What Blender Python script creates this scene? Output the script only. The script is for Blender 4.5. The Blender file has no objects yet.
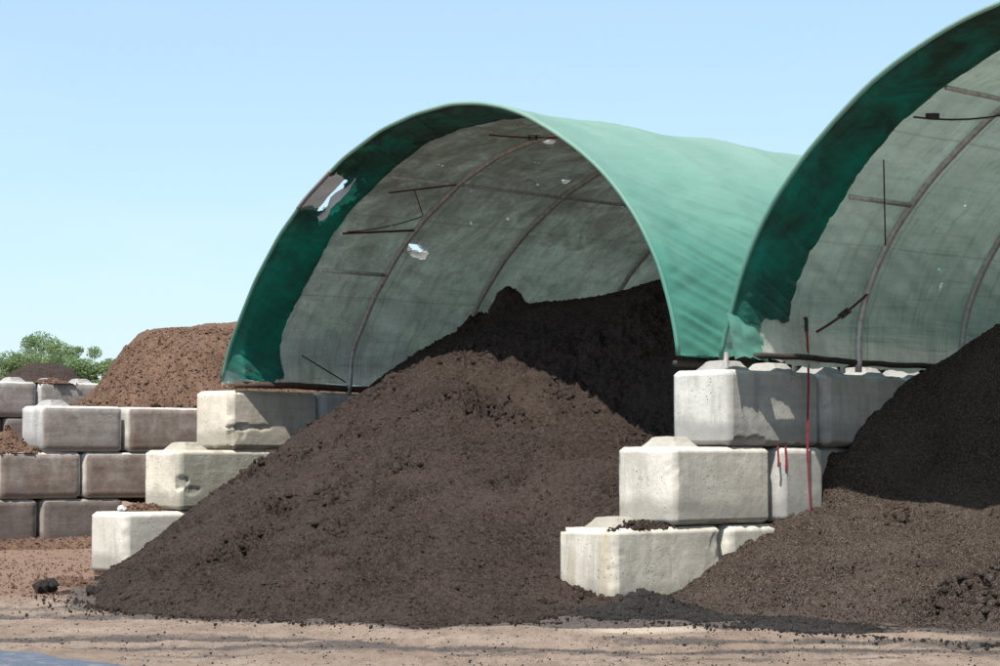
import bpy, math, random
import numpy as np
rad = math.radians
rng = np.random.default_rng(7)
random.seed(7)
scn = bpy.context.scene
col = scn.collection

# ------------------------------------------------------------ camera
CAM_H = 1.108
cam_d = bpy.data.cameras.new('camera'); cam = bpy.data.objects.new('camera', cam_d); col.objects.link(cam)
cam.location = (0, 0, CAM_H); cam.rotation_euler = (math.pi/2 + 0.05669, 0, 0)
cam_d.sensor_width = 36.0; cam_d.lens = 36.0*2247.8/1000.0
cam_d.clip_start = 0.1; cam_d.clip_end = 6000
scn.camera = cam
# ------------------------------------------------------------ sky, sun, exposure
TO_SUN = np.array([-0.188, -0.574, 1.0]); TO_SUN /= np.linalg.norm(TO_SUN)
ELEV = math.asin(TO_SUN[2]); AZ = math.atan2(TO_SUN[0], TO_SUN[1])
world = bpy.data.worlds.new("World"); scn.world = world; world.use_nodes = True
wn = world.node_tree; bg = wn.nodes['Background']
sky = wn.nodes.new('ShaderNodeTexSky'); sky.sky_type = 'NISHITA'; sky.sun_disc = False
sky.sun_elevation = ELEV; sky.sun_rotation = AZ % (2*math.pi)
sky.altitude = 0; sky.air_density = 1.0; sky.dust_density = 0.9; sky.ozone_density = 3.0
hz = wn.nodes.new('ShaderNodeMix'); hz.data_type = 'RGBA'; hz.inputs[0].default_value = 0.45      # thin even summer haze over the whole sky
wn.links.new(sky.outputs[0], hz.inputs[6]); hz.inputs[7].default_value = (3.1, 4.3, 5.4, 1)
wtc = wn.nodes.new('ShaderNodeTexCoord'); wmp = wn.nodes.new('ShaderNodeMapping'); wmp.inputs['Scale'].default_value = (1.2, 1.2, 7); wn.links.new(wtc.outputs['Generated'], wmp.inputs[0])
wns = wn.nodes.new('ShaderNodeTexNoise'); wns.inputs['Scale'].default_value = 2.2; wns.inputs['Detail'].default_value = 5; wn.links.new(wmp.outputs[0], wns.inputs[0])
wrp = wn.nodes.new('ShaderNodeMapRange'); wrp.inputs[1].default_value = .5; wrp.inputs[2].default_value = .8; wrp.inputs[3].default_value = 0; wrp.inputs[4].default_value = .3; wn.links.new(wns.outputs[0], wrp.inputs[0])
cz = wn.nodes.new('ShaderNodeMix'); cz.data_type = 'RGBA'; wn.links.new(wrp.outputs[0], cz.inputs[0]); wn.links.new(hz.outputs[2], cz.inputs[6]); cz.inputs[7].default_value = (4.6, 5.2, 5.8, 1)
wn.links.new(cz.outputs[2], bg.inputs[0]); bg.inputs[1].default_value = 0.125
sun_d = bpy.data.lights.new('sun', 'SUN'); sun = bpy.data.objects.new('sun', sun_d); col.objects.link(sun)
sun_d.energy = 4.6; sun_d.angle = rad(0.55); sun_d.color = (1.0, 0.955, 0.88)
from mathutils import Vector
sun.rotation_euler = Vector(TO_SUN).to_track_quat('Z', 'Y').to_euler(); sun.location = (-3, -10, 20)
scn.view_settings.view_transform = 'Standard'; scn.view_settings.look = 'None'
scn.view_settings.exposure = 0.62; scn.view_settings.gamma = 1.0
scn.cycles.max_bounces = 8; scn.cycles.diffuse_bounces = 4; scn.cycles.transparent_max_bounces = 6

# ------------------------------------------------------------ frame of the storage bays
A = 0.78086
DV = np.array([math.sin(A), math.cos(A), 0.0])          # along the bay walls, away from the camera
LV = np.array([-math.cos(A), math.sin(A), 0.0])         # from the middle wall to the left wall
R0 = np.array([1.7786, 17.5454, 0.0])
KS = 0.08392
def W(t, s, z):
    t = np.asarray(t, float); s = np.asarray(s, float); z = np.asarray(z, float)
    return R0 + t[..., None]*LV + s[..., None]*DV + z[..., None]*np.array([0, 0, 1.0])
def WP(t, s, z): return W(np.array(t), np.array(s), np.array(z))

# ------------------------------------------------------------ noise in numpy
def _h(ix, iy, iz, seed):
    n = (ix.astype(np.int64)*374761393 + iy.astype(np.int64)*668265263 + iz.astype(np.int64)*2147483647 + seed*1274126177) & 0xffffffff
    n = ((n ^ (n >> 13))*1274126177) & 0xffffffff
    n = (n ^ (n >> 16))
    n = (n*2246822519) & 0xffffffff
    n = n ^ (n >> 15)
    return (n & 0xffffff)/float(0xffffff)*2 - 1
def noise3(x, y, z, seed=0):
    x, y, z = np.broadcast_arrays(x, y, z)
    x0 = np.floor(x); y0 = np.floor(y); z0 = np.floor(z)
    fx = x-x0; fy = y-y0; fz = z-z0
    fx = fx*fx*(3-2*fx); fy = fy*fy*(3-2*fy); fz = fz*fz*(3-2*fz)
    r = 0
    for dx in (0, 1):
        for dy in (0, 1):
            for dz in (0, 1):
                w = (fx if dx else 1-fx)*(fy if dy else 1-fy)*(fz if dz else 1-fz)
                r = r + w*_h(x0+dx, y0+dy, z0+dz, seed)
    return r
def noise2(x, y, seed=0):
    x0 = np.floor(x); y0 = np.floor(y); fx = x-x0; fy = y-y0
    fx = fx*fx*(3-2*fx); fy = fy*fy*(3-2*fy); zz = np.zeros_like(x0)
    return ((1-fx)*(1-fy)*_h(x0, y0, zz, seed) + fx*(1-fy)*_h(x0+1, y0, zz, seed)
            + (1-fx)*fy*_h(x0, y0+1, zz, seed) + fx*fy*_h(x0+1, y0+1, zz, seed))
def fbm2(x, y, oct=4, seed=0):
    r = 0; a = 1; c, s = 0.8, 0.6
    for i in range(oct):
        r = r + a*noise2(x, y, seed+i*17); a *= 0.5
        x, y = (c*x - s*y)*2.03+3.1, (s*x + c*y)*2.03-1.7
    return r

# ------------------------------------------------------------ object helpers
def tag(o, label=None, cat=None, group=None, kind=None):
    if label: o['label'] = label
    if cat: o['category'] = cat
    if group: o['group'] = group
    if kind: o['kind'] = kind
    return o
def mesh_from(name, V, F, mat=None, smooth=False):
    """V (n,3) array, F list of faces or (m,k) int array"""
    me = bpy.data.meshes.new(name)
    V = np.asarray(V, np.float32)
    if isinstance(F, np.ndarray):
        m, k = F.shape
        me.vertices.add(len(V)); me.vertices.foreach_set('co', V.ravel())
        me.loops.add(m*k); me.loops.foreach_set('vertex_index', F.astype(np.int32).ravel())
        me.polygons.add(m); me.polygons.foreach_set('loop_start', np.arange(0, m*k, k, dtype=np.int32))
        me.update(calc_edges=True)
    else:
        me.from_pydata([tuple(v) for v in V.tolist()], [], F)
    if smooth: me.polygons.foreach_set('use_smooth', np.ones(len(me.polygons), bool))
    if mat: me.materials.append(mat)
    me.validate(); me.update()
    return me
def obj(name, V, F, mat, parent=None, smooth=False):
    me = V if isinstance(V, bpy.types.Mesh) else mesh_from(name, V, F, mat, smooth)
    o = bpy.data.objects.new(name, me); col.objects.link(o)
    if parent is not None: o.parent = parent
    return o
def empty(name, loc, rz=0.0):
    o = bpy.data.objects.new(name, None); col.objects.link(o)
    o.location = tuple(loc); o.rotation_euler = (0, 0, rz); o.empty_display_size = 0.2
    return o
def grid_faces(n, m, keep=None):
    i, j = np.meshgrid(np.arange(n-1), np.arange(m-1), indexing='ij')
    F = np.stack([i*m+j, (i+1)*m+j, (i+1)*m+j+1, i*m+j+1], -1)
    if keep is not None: F = F[keep]
    return F.reshape(-1, 4)
def compact(V, F):
    used = np.unique(F); mp = -np.ones(len(V), int); mp[used] = np.arange(len(used))
    return V[used], mp[F]
def tube(P, r, n=8, cap=True):
    """tube along the polyline P; r scalar or per point"""
    P = np.asarray(P, float); r = np.broadcast_to(np.asarray(r, float), (len(P),))
    T = np.gradient(P, axis=0); T /= np.linalg.norm(T, axis=1)[:, None]+1e-9
    up = np.array([0, 0, 1.0]) if abs(T[0][2]) < 0.9 else np.array([1.0, 0, 0])
    V = []
    u = np.cross(T[0], up); u /= np.linalg.norm(u)
    for i in range(len(P)):
        u = u - T[i]*np.dot(u, T[i]); u /= np.linalg.norm(u); v = np.cross(T[i], u)
        for k in range(n):
            a = 2*math.pi*k/n; V.append(P[i] + r[i]*(math.cos(a)*u + math.sin(a)*v))
    F = []
    for i in range(len(P)-1):
        for k in range(n):
            k2 = (k+1) % n; F.append((i*n+k, i*n+k2, (i+1)*n+k2, (i+1)*n+k))
    if cap: F.append(tuple(range(n))[::-1]); F.append(tuple((len(P)-1)*n+k for k in range(n)))
    return np.array(V), F
def ribbon(P, side, w, th=0.003):
    """flat strap along P, width w along 'side' with thickness"""
    P = np.asarray(P, float); side = np.asarray(side, float); side /= np.linalg.norm(side)
    T = np.gradient(P, axis=0); T /= np.linalg.norm(T, axis=1)[:, None]
    N = np.cross(T, side); N /= np.linalg.norm(N, axis=1)[:, None]+1e-9
    V = np.concatenate([np.stack([p-side*w/2-nn*th, p+side*w/2-nn*th, p+side*w/2+nn*th, p-side*w/2+nn*th]) for p, nn in zip(P, N)])
    F = []
    for i in range(len(P)-1):
        for k in range(4): k2 = (k+1) % 4; F.append((i*4+k, i*4+k2, i*4+4+k2, i*4+4+k))
    F += [(3, 2, 1, 0), tuple(len(V)-4+k for k in range(4))]
    return V, F
def join(parts):
    V = []; F = []; o = 0
    for v, f in parts:
        V.append(np.asarray(v)); F += [tuple(int(i)+o for i in q) for q in f]; o += len(v)
    return np.concatenate(V), F
def box(c, h, R=None):
    c = np.asarray(c, float); h = np.asarray(h, float)
    V = np.array([[x, y, z] for x in (-1, 1) for y in (-1, 1) for z in (-1, 1)], float)*h
    if R is not None: V = V @ np.asarray(R).T
    return V+c, [(0, 1, 3, 2), (4, 6, 7, 5), (0, 4, 5, 1), (2, 3, 7, 6), (0, 2, 6, 4), (1, 5, 7, 3)]

# ------------------------------------------------------------ materials
class NT:
    def __init__(s, name):
        s.m = bpy.data.materials.new(name); s.m.use_nodes = True; s.t = s.m.node_tree
        s.b = s.t.nodes['Principled BSDF']; s.out = s.t.nodes['Material Output']
    def n(s, ty, **kw):
        x = s.t.nodes.new(ty)
        for k, v in kw.items():
            if isinstance(k, str) and hasattr(x, k) and k not in x.inputs: setattr(x, k, v)
            else: x.inputs[k].default_value = v
        return x
    def l(s, a, b): s.t.links.new(a, b)
    def coord(s, kind='Object', scale=(1, 1, 1), rnd=True):
        if kind == 'World': src = s.n('ShaderNodeNewGeometry').outputs['Position']
        else: src = s.n('ShaderNodeTexCoord').outputs[kind]
        if rnd and kind == 'Object':
            oi = s.n('ShaderNodeObjectInfo'); mm = s.n('ShaderNodeMath', operation='MULTIPLY'); s.l(oi.outputs['Random'], mm.inputs[0]); mm.inputs[1].default_value = 37.0
            va = s.n('ShaderNodeVectorMath', operation='ADD'); s.l(src, va.inputs[0]); s.l(mm.outputs[0], va.inputs[1]); src = va.outputs[0]
        mp = s.n('ShaderNodeMapping'); mp.inputs['Scale'].default_value = scale; s.l(src, mp.inputs['Vector'])
        return mp.outputs[0]
    def noise(s, vec, scale, detail=4, rough=.55, dist=0):
        x = s.n('ShaderNodeTexNoise'); x.inputs['Scale'].default_value = scale; x.inputs['Detail'].default_value = detail
        x.inputs['Roughness'].default_value = rough; x.inputs['Distortion'].default_value = dist
        s.l(vec, x.inputs['Vector']); return x.outputs['Fac']
    def ramp(s, fac, pts):
        x = s.n('ShaderNodeValToRGB'); cr = x.color_ramp
        while len(cr.elements) > 1: cr.elements.remove(cr.elements[-1])
        first = True
        for p, c in pts:
            if not isinstance(c, (tuple, list)): c = (c, c, c)
            if first: e = cr.elements[0]; e.position = p; first = False
            else: e = cr.elements.new(p)
            e.color = (*c[:3], 1)
        s.l(fac, x.inputs[0]); return x.outputs[0]
    def mix(s, fac, a, b, mode='MIX'):
        x = s.n('ShaderNodeMix', data_type='RGBA', blend_type=mode)
        for sock, v in ((x.inputs[0], fac), (x.inputs[6], a), (x.inputs[7], b)):
            if hasattr(v, 'is_linked') or isinstance(v, bpy.types.NodeSocket): s.l(v, sock)
            elif isinstance(v, (int, float)): sock.default_value = v if sock == x.inputs[0] else (v, v, v, 1)
            else: sock.default_value = (*v, 1)
        return x.outputs[2]
    def math(s, op, a, b=0.0, clamp=False):
        x = s.n('ShaderNodeMath', operation=op); x.use_clamp = clamp
        for i, v in enumerate((a, b)):
            if isinstance(v, bpy.types.NodeSocket): s.l(v, x.inputs[i])
            else: x.inputs[i].default_value = v
        return x.outputs[0]
    def bump(s, h, strength=.5, dist=.01, prev=None):
        x = s.n('ShaderNodeBump'); x.inputs['Strength'].default_value = strength; x.inputs['Distance'].default_value = dist
        s.l(h, x.inputs['Height'])
        if prev is not None: s.l(prev, x.inputs['Normal'])
        return x.outputs[0]
    def fin(s, color, rough=.9, normal=None, spec=.3):
        if isinstance(color, bpy.types.NodeSocket): s.l(color, s.b.inputs['Base Color'])
        else: s.b.inputs['Base Color'].default_value = (*color, 1)
        if isinstance(rough, bpy.types.NodeSocket): s.l(rough, s.b.inputs['Roughness'])
        else: s.b.inputs['Roughness'].default_value = rough
        s.b.inputs['Specular IOR Level'].default_value = spec
        if normal is not None: s.l(normal, s.b.inputs['Normal'])
        return s.m

def mat_concrete(name, light, dark, stain=(.28, .2, .12), stain_amt=.35, soil_side=0.0, soil=(.12, .09, .075), ochre=False):
    N = NT(name); v = N.coord('Object')
    big = N.noise(v, 1.6, 4, .6); fine = N.noise(v, 60, 3, .7)
    c = N.mix(N.ramp(big, [(.38, 0.0), (.62, 1.0)]), light, dark)
    vs = N.coord('Object', (6, 6, .9)); st = N.noise(vs, 1.0, 6, .68, .25)       # rain streaks down the faces
    c = N.mix(N.math('MULTIPLY', N.ramp(st, [(.49, 0.0), (.66, 1.0)]), .62), c, tuple(x*.55 for x in dark))
    vs2 = N.coord('Object', (5, 5, .9)); st2 = N.noise(vs2, 1.0, 3, .5, .4)
    c = N.mix(N.math('MULTIPLY', N.ramp(st2, [(.60, 0.0), (.74, 1.0)]), stain_amt), c, stain)
    vb = N.coord('Object', (1.2, 1.2, 9)); lay = N.noise(vb, 1.0, 3, .5)     # casting layers
    c = N.mix(N.math('MULTIPLY', N.ramp(lay, [(.5, 0.0), (.75, 1.0)]), .14), c, tuple(x*.6 for x in dark))
    c = N.mix(N.math('MULTIPLY', N.ramp(fine, [(.35, 1.0), (.55, 0.0)]), .22), c, tuple(x*.5 for x in dark))
    pit = N.n('ShaderNodeTexVoronoi'); pit.inputs['Scale'].default_value = 28; N.l(v, pit.inputs['Vector'])
    pm = N.math('MULTIPLY', N.ramp(pit.outputs['Distance'], [(.14, 1.0), (.24, 0.0)]), N.ramp(N.noise(v, 5, 2), [(.52, 0.0), (.6, 1.0)]))
    c = N.mix(N.math('MULTIPLY', pm, .75), c, tuple(x*.3 for x in dark))
    # damp dirty foot of the block
    sx = N.n('ShaderNodeSeparateXYZ'); N.l(N.n('ShaderNodeTexCoord').outputs['Object'], sx.inputs[0])
    ft = N.math('ADD', sx.outputs[2], N.math('MULTIPLY', N.noise(v, 4, 4), -.28))
    c = N.mix(N.math('MULTIPLY', N.ramp(ft, [(-.08, 1.0), (.10, 0.0)]), .65), c, tuple(x*.45 for x in dark))
    if ochre:               # rusty runs beside the near corner and down the long face
        def bandm(sock, c0, w0): return N.ramp(N.math('ABSOLUTE', N.math('SUBTRACT', N.math('ADD', sock, N.math('MULTIPLY', N.math('SUBTRACT', N.noise(N.coord('Object', (4, 4, 2)), 1.0, 5, .7), .5), .12)), c0)), [(0.0, 1.0), (w0, 0.0)])
        e1 = N.math('MULTIPLY', bandm(sx.outputs[0], .20, .07), N.ramp(N.math('MULTIPLY', sx.outputs[1], -1.0), [(.58, 0.0), (.60, 1.0)]))
        e2 = N.math('MULTIPLY', bandm(sx.outputs[1], -.10, .10), N.ramp(sx.outputs[0], [(.26, 0.0), (.29, 1.0)]))
        c = N.mix(N.math('MULTIPLY', N.math('MAXIMUM', e1, N.math('MULTIPLY', e2, .5)), N.math('MULTIPLY', N.noise(N.coord('Object', (8, 8, 5)), 1.0, 5, .8), .85)), c, (.48, .36, .21))
    if soil_side > 0:       # the long face that soil was pushed against
        nn = N.n('ShaderNodeSeparateXYZ'); N.l(N.n('ShaderNodeTexCoord').outputs['Normal'], nn.inputs[0])
        msk = N.math('MULTIPLY', N.ramp(nn.outputs[0], [(.6, 0.0), (.85, 1.0)]), N.ramp(N.noise(v, 3.5, 6, .7), [(.3, .35 if soil_side < .8 else .6), (.62, 1.0)]))
        sc_ = N.mix(N.ramp(N.noise(N.coord('Object', (2, 1.2, 14)), 1.0, 4), [(.35, 0.0), (.7, 1.0)]), soil, tuple(min(1, x*1.55) for x in soil))
        c = N.mix(N.math('MULTIPLY', msk, soil_side), c, sc_)
    h = N.math('ADD', N.noise(v, 38, 5, .7), N.math('MULTIPLY', pm, -1.6))
    if soil_side > .8: h = N.math('ADD', N.math('MULTIPLY', h, 2.0), N.math('MULTIPLY', N.noise(N.coord('Object', (3, 2.2, 14)), 1.0, 6, .8), 1.6))
    nb = N.bump(N.noise(v, 55, 4, .8), .3, .005, N.bump(h, .35, .008))
    return N.fin(c, .92, nb, .2)

def mat_soil(name, dark, mid, light, fleck=(.3, .24, .19), fl=.66, scale=1.0):
    N = NT(name); v = N.coord('World')
    a = N.noise(v, 1.3*scale, 4, .6); b = N.noise(v, 26*scale, 4, .75); f = N.noise(v, 95*scale, 2, .6)
    c = N.mix(N.ramp(N.math('ADD', N.math('MULTIPLY', b, .6), N.math('MULTIPLY', N.noise(v, 70*scale, 3, .7), .4)), [(.38, 0.0), (.60, 1.0)]), dark, mid)
    c = N.mix(N.math('MULTIPLY', N.ramp(a, [(.42, 0.0), (.7, 1.0)]), .5), c, light)
    c = N.mix(N.math('MULTIPLY', N.ramp(f, [(fl, 0.0), (fl+.05, 1.0)]), .55), c, fleck)
    nb = N.bump(N.math('ADD', N.noise(v, 34*scale, 5, .8), N.math('MULTIPLY', N.noise(v, 90*scale, 3, .7), .6)), 1.0, .034)
    return N.fin(c, .95, nb, .12)

def mat_fabric(name, base, base2, back_t, dirt, dirt_amt, stretch=(1, 1, 1), bumpd=.01, rough=.6, spec=.3, mould=None, tcol=None, grime_shade=0.0, crown_col=None):
    N = NT(name); v = N.coord('World')
    big = N.noise(v, .9, 5, .6); c = N.mix(N.ramp(big, [(.35, 0.0), (.7, 1.0)]), base, base2)
    d = N.noise(v, 1.7, 6, .7, .5)
    c = N.mix(N.math('MULTIPLY', N.ramp(d, [(.42, 0.0), (.72, 1.0)]), dirt_amt), c, dirt)
    if mould:
        g = N.noise(v, 2.6, 6, .75, 1.0); c = N.mix(N.math('MULTIPLY', N.ramp(g, [(.50, 0.0), (.72, 1.0)]), .45), c, mould)
        s1 = N.noise(N.coord('World', (14, 14, .9)), 1.0, 4, .6); c = N.mix(N.math('MULTIPLY', N.ramp(s1, [(.55, 0.0), (.75, 1.0)]), .45), c, dirt)
        s2 = N.noise(N.coord('World', (1.5, 1.5, 9)), 1.0, 5, .65, .3); c = N.mix(N.math('MULTIPLY', N.ramp(s2, [(.5, 0.0), (.72, 1.0)]), .2), c, tuple(x*.55 for x in base))
        w = N.noise(N.coord('World', (1.2, 1.2, 1.2)), 2.2, 2, .5, 2.5); w2 = N.math('ABSOLUTE', N.math('SUBTRACT', w, .5))
        c = N.mix(N.math('MULTIPLY', N.ramp(w2, [(.0, 1.0), (.008, 0.0)]), .6), c, tuple(min(1, x*1.5) for x in base))
    if crown_col:                # paler and greyer towards the crown, deep green low on the sides
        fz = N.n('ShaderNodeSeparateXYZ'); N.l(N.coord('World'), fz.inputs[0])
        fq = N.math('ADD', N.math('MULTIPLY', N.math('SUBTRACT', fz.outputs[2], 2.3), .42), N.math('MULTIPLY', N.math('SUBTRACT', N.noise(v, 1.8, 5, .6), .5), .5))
        c = N.mix(N.ramp(fq, [(.1, 0.0), (.85, .9)]), c, crown_col)
    if grime_shade:               # soot patches plus crown shade painted into the colour, darker with height
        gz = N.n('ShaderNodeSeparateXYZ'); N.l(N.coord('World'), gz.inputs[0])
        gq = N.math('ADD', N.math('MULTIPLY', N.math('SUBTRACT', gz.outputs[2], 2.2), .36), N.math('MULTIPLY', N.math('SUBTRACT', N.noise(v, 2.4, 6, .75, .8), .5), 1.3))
        gm_ = N.ramp(gq, [(.30, 0.0), (.85, grime_shade)]); c = N.mix(gm_, c, dirt)
    if mould:
        at_ = N.n('ShaderNodeAttribute', attribute_name='cloth')
        def cl(sc): 
            mp = N.n('ShaderNodeMapping'); mp.inputs['Scale'].default_value = sc; N.l(at_.outputs['Vector'], mp.inputs['Vector']); return mp.outputs[0]
        dr = N.noise(cl((.8, 9, 1)), 1.0, 5, .65, .3); c = N.mix(N.math('MULTIPLY', N.ramp(dr, [(.50, 0.0), (.70, 1.0)]), .4), c, tuple(x*.9 for x in dirt))
        rp = N.noise(cl((10, .7, 1)), 1.0, 4, .55, .5); c = N.mix(N.math('MULTIPLY', N.ramp(rp, [(.45, 0.0), (.70, 1.0)]), .3), c, tuple(x*.55 for x in base))
        sx_ = N.n('ShaderNodeSeparateXYZ'); N.l(at_.outputs['Vector'], sx_.inputs[0])
        for k_, per, off_ in ((1, 1.37, .2), (0, 1.15, .55)):
            fr_ = N.math('ABSOLUTE', N.math('SUBTRACT', N.math('FRACT', N.math('ADD', N.math('DIVIDE', sx_.outputs[k_], per), off_)), .5))
            c = N.mix(N.math('MULTIPLY', N.ramp(fr_, [(.0, 1.0), (.011, 0.0)]), .35), c, tuple(x*.5 for x in dirt))
    spk = N.noise(v, 60, 2, .6); c = N.mix(N.math('MULTIPLY', N.ramp(spk, [(.3, .5), (.5, 0.0)]), .3), c, tuple(x*.6 for x in base))
    wv = N.noise(N.coord('World', (3, 3, 6)), 3.0, 6, .65, .6)
    nb = N.bump(wv, .6, bumpd)
    if mould: nb = N.bump(rp, .8, .05, nb)
    N.fin(c, rough, nb, spec)
    tr = N.n('ShaderNodeBsdfTranslucent'); N.l(nb, tr.inputs['Normal'])
    tc = N.mix(.0, c, c) if tcol is None else N.mix(N.math('MULTIPLY', N.ramp(d, [(.42, 0.0), (.72, 1.0)]), dirt_amt), tcol, dirt)
    if grime_shade: tc = N.mix(gm_, tc, tuple(x*.5 for x in dirt))
    N.l(tc, tr.inputs['Color'])
    mx = N.n('ShaderNodeMixShader'); mx.inputs[0].default_value = back_t
    N.l(N.b.outputs[0], mx.inputs[1]); N.l(tr.outputs[0], mx.inputs[2]); N.l(mx.outputs[0], N.out.inputs[0])
    return N.m

def mat_plain(name, c1, c2, rough=.6, metal=0.0, scale=20, spec=.4):
    N = NT(name); v = N.coord('World'); n1 = N.noise(v, scale, 4, .65)
    N.b.inputs['Metallic'].default_value = metal
    return N.fin(N.mix(N.ramp(n1, [(.35, 0.0), (.65, 1.0)]), c1, c2), rough, N.bump(n1, .3, .004), spec)

M = {}
M['white_concrete'] = mat_concrete('white_concrete', (.68, .64, .555), (.52, .49, .42), soil_side=.55, soil=(.27, .25, .22))
M['grey_concrete'] = mat_concrete('grey_concrete', (.62, .60, .55), (.44, .43, .40), stain_amt=.25, soil_side=.6, soil=(.24, .23, .21))
M['worn_concrete'] = mat_concrete('worn_concrete', (.68, .62, .51), (.50, .455, .37), stain_amt=.8, soil_side=.6, soil=(.25, .225, .185))
M['stained_concrete'] = mat_concrete('stained_concrete', (.68, .62, .51), (.50, .455, .37), stain_amt=.6, soil_side=.85, soil=(.19, .185, .15))
M['ochre_concrete'] = mat_concrete('ochre_concrete', (.68, .63, .53), (.50, .46, .385), stain_amt=.8, soil_side=.6, soil=(.27, .25, .215), ochre=True)
M['soiled_concrete'] = mat_concrete('soiled_concrete', (.58, .55, .49), (.45, .42, .38), soil_side=.95, soil=(.105, .073, .057))
M['soiled_grey'] = mat_concrete('soiled_grey', (.60, .58, .54), (.45, .44, .42), soil_side=.95, soil=(.13, .108, .093))
M['soiled_dark'] = mat_concrete('soiled_dark', (.34, .30, .26), (.24, .21, .18), soil_side=.97, soil=(.085, .065, .056))
M['compost'] = mat_soil('compost', (.014, .0095, .0075), (.078, .056, .046), (.098, .072, .059), fl=.63)
M['compost_grey'] = mat_soil('compost_grey', (.020, .0145, .012), (.090, .067, .055), (.12, .092, .077), fl=.56)
M['wet_soil'] = mat_soil('wet_soil', (.013, .0115, .0105), (.046, .041, .039), (.07, .063, .060), fl=.62)
M['mulch'] = mat_soil('mulch', (.07, .038, .025), (.235, .142, .098), (.25, .155, .11), fleck=(.42, .31, .21), fl=.6)
M['green_cover'] = mat_fabric('green_cover', (.075, .265, .20), (.095, .295, .225), .32, (.16, .31, .24), .15, bumpd=.005, tcol=(.52, .64, .56), crown_col=(.28, .42, .35))
M['green_band'] = mat_fabric('green_band', (.010, .15, .115), (.014, .19, .145), .16, (.035, .035, .028), .9, bumpd=.02, tcol=(.02, .62, .46), rough=.45, grime_shade=.92)
M['liner_clean'] = mat_fabric('liner_clean', (.93, .92, .88), (.86, .86, .81), .64, (.42, .37, .30), .28, bumpd=.012, mould=(.58, .72, .58), rough=.8, spec=.15)
M['liner'] = mat_fabric('liner', (.76, .75, .725), (.62, .64, .61), .56, (.22, .18, .145), .5, bumpd=.012, mould=(.38, .48, .40), rough=.8, spec=.15, grime_shade=.7)
M['torn_liner'] = mat_fabric('torn_backing', (.36, .345, .33), (.26, .25, .24), .25, (.2, .18, .16), .6, bumpd=.01, rough=.8, spec=.15)
M['torn_backing'] = M.pop('torn_liner')
M['torn_liner'] = mat_fabric('torn_liner', (.85, .85, .86), (.78, .77, .77), .5, (.5, .46, .42), .3, bumpd=.01, rough=.8, spec=.15)
M['steel'] = mat_plain('galvanised_steel', (.58, .57, .56), (.38, .36, .34), .55, .35)
M['rust'] = mat_plain('rusty_steel', (.10, .055, .038), (.045, .03, .025), .8, .1)
M['rail'] = mat_plain('dark_rail', (.05, .035, .03), (.025, .02, .018), .8)
M['red'] = mat_plain('red_webbing', (.26, .018, .03), (.13, .012, .02), .7)
M['red_dark'] = mat_plain('dirty_red_webbing', (.11, .022, .024), (.05, .015, .015), .8)
M['cord'] = mat_plain('black_cord', (.02, .018, .018), (.04, .03, .03), .8)

# ------------------------------------------------------------ ground
def smooth(a, b, x): q = np.clip((x-a)/(b-a), 0, 1); return q*q*(3-2*q)
def axis(lo, hi, step, far, k=26):
    mid = np.arange(lo, hi+1e-6, step); g = np.geomspace(step*1.5, far, k)
    return np.concatenate([(lo-g)[::-1], mid, hi+g])
gx = axis(-8.5, 6.0, .04, 2500); gy = axis(11.4, 20.5, .03, 2500)
GX, GY = np.meshgrid(gx, gy, indexing='ij')
near = smooth(-12, -8, GX)*(1-smooth(6, 9, GX))*smooth(9, 11, GY)*(1-smooth(21, 25, GY))
GZ = near*(.014*fbm2(GX*.9, GY*1.6, 4, 3) + .013*fbm2(GX*4, GY*4, 4, 9) - .006*np.abs(fbm2(GX*1.2+GY*.3, GY*4.2, 3, 21)))
GZ -= near*.01
def ground_masks(x, y):
    wob = .22*fbm2(x*.8, y*1.5, 4, 31)
    # dark tracked soil: streaks running across the yard
    d = np.zeros_like(x)
    for (yc, sl, w, a, x0, x1) in ((14.05, -.10, .22, .95, -9, -1.0), (13.45, -.03, .20, .8, -2.6, 5.5), (16.15, -.08, .24, .75, -9, -1.6), (13.0, .12, .10, .55, -2.2, 1.2), (14.3, -.12, .28, .8, .6, 6), (12.75, .05, .12, .5, .4, 5)):
        yy = yc + sl*(x+1) + wob*.8
        d = np.maximum(d, a*np.exp(-((y-yy)/w)**2)*smooth(x0-.8, x0+.6, x)*(1-smooth(x1-.6, x1+.8, x)))
    d = np.maximum(d, smooth(15.0+wob, 15.5+wob, y - .0)*smooth(-.3, .6, x+wob)*.95*(1-smooth(19, 20, y)))
    tq = (x-R0[0])*LV[0]+(y-R0[1])*LV[1]; sq = (x-R0[0])*DV[0]+(y-R0[1])*DV[1]
    toe = np.interp(tq, [-6, -3, -1, -.34, .13, 1.2, 2.5, 3.95, 5.2, 6.95], [-1.3, -1.3, -1.6, -2.5, -3.35, -3.7, -3.9, -3.3, -2.4, -1.1])
    ds = toe - sq
    d = np.maximum(d, np.where(ds > 0, .85*np.exp(-ds/(.22+.12*wob)), .85)*(1-smooth(6.6, 7.2, tq)))
    d = np.maximum(d, .75*np.exp(-((x+2.9)/1.6)**2-((y-17.3-.25*(x+3))/.35)**2))
    pale = np.exp(-(((x-.95)/.45)**2+((y-14.95-.3*(x-.9)+wob*.3)/.22)**2)**2)
    d = d*(1-pale)
    red = smooth(17.5, 19.5, y+wob*2)*(1-smooth(-3.2, -2.2, x))
    return d, pale, red
D, PALE, RED = ground_masks(GX, GY)
gV = np.stack([GX, GY, GZ], -1).reshape(-1, 3)
N = NT('trodden_dirt'); v = N.coord('World')
att = N.n('ShaderNodeAttribute', attribute_name='marks'); sp = N.n('ShaderNodeSeparateColor'); N.l(att.outputs['Color'], sp.inputs[0])
c = N.mix(N.ramp(N.noise(v, 1.1, 5, .65), [(.35, 0.0), (.7, 1.0)]), (.30, .22, .165), (.45, .35, .275))
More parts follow.
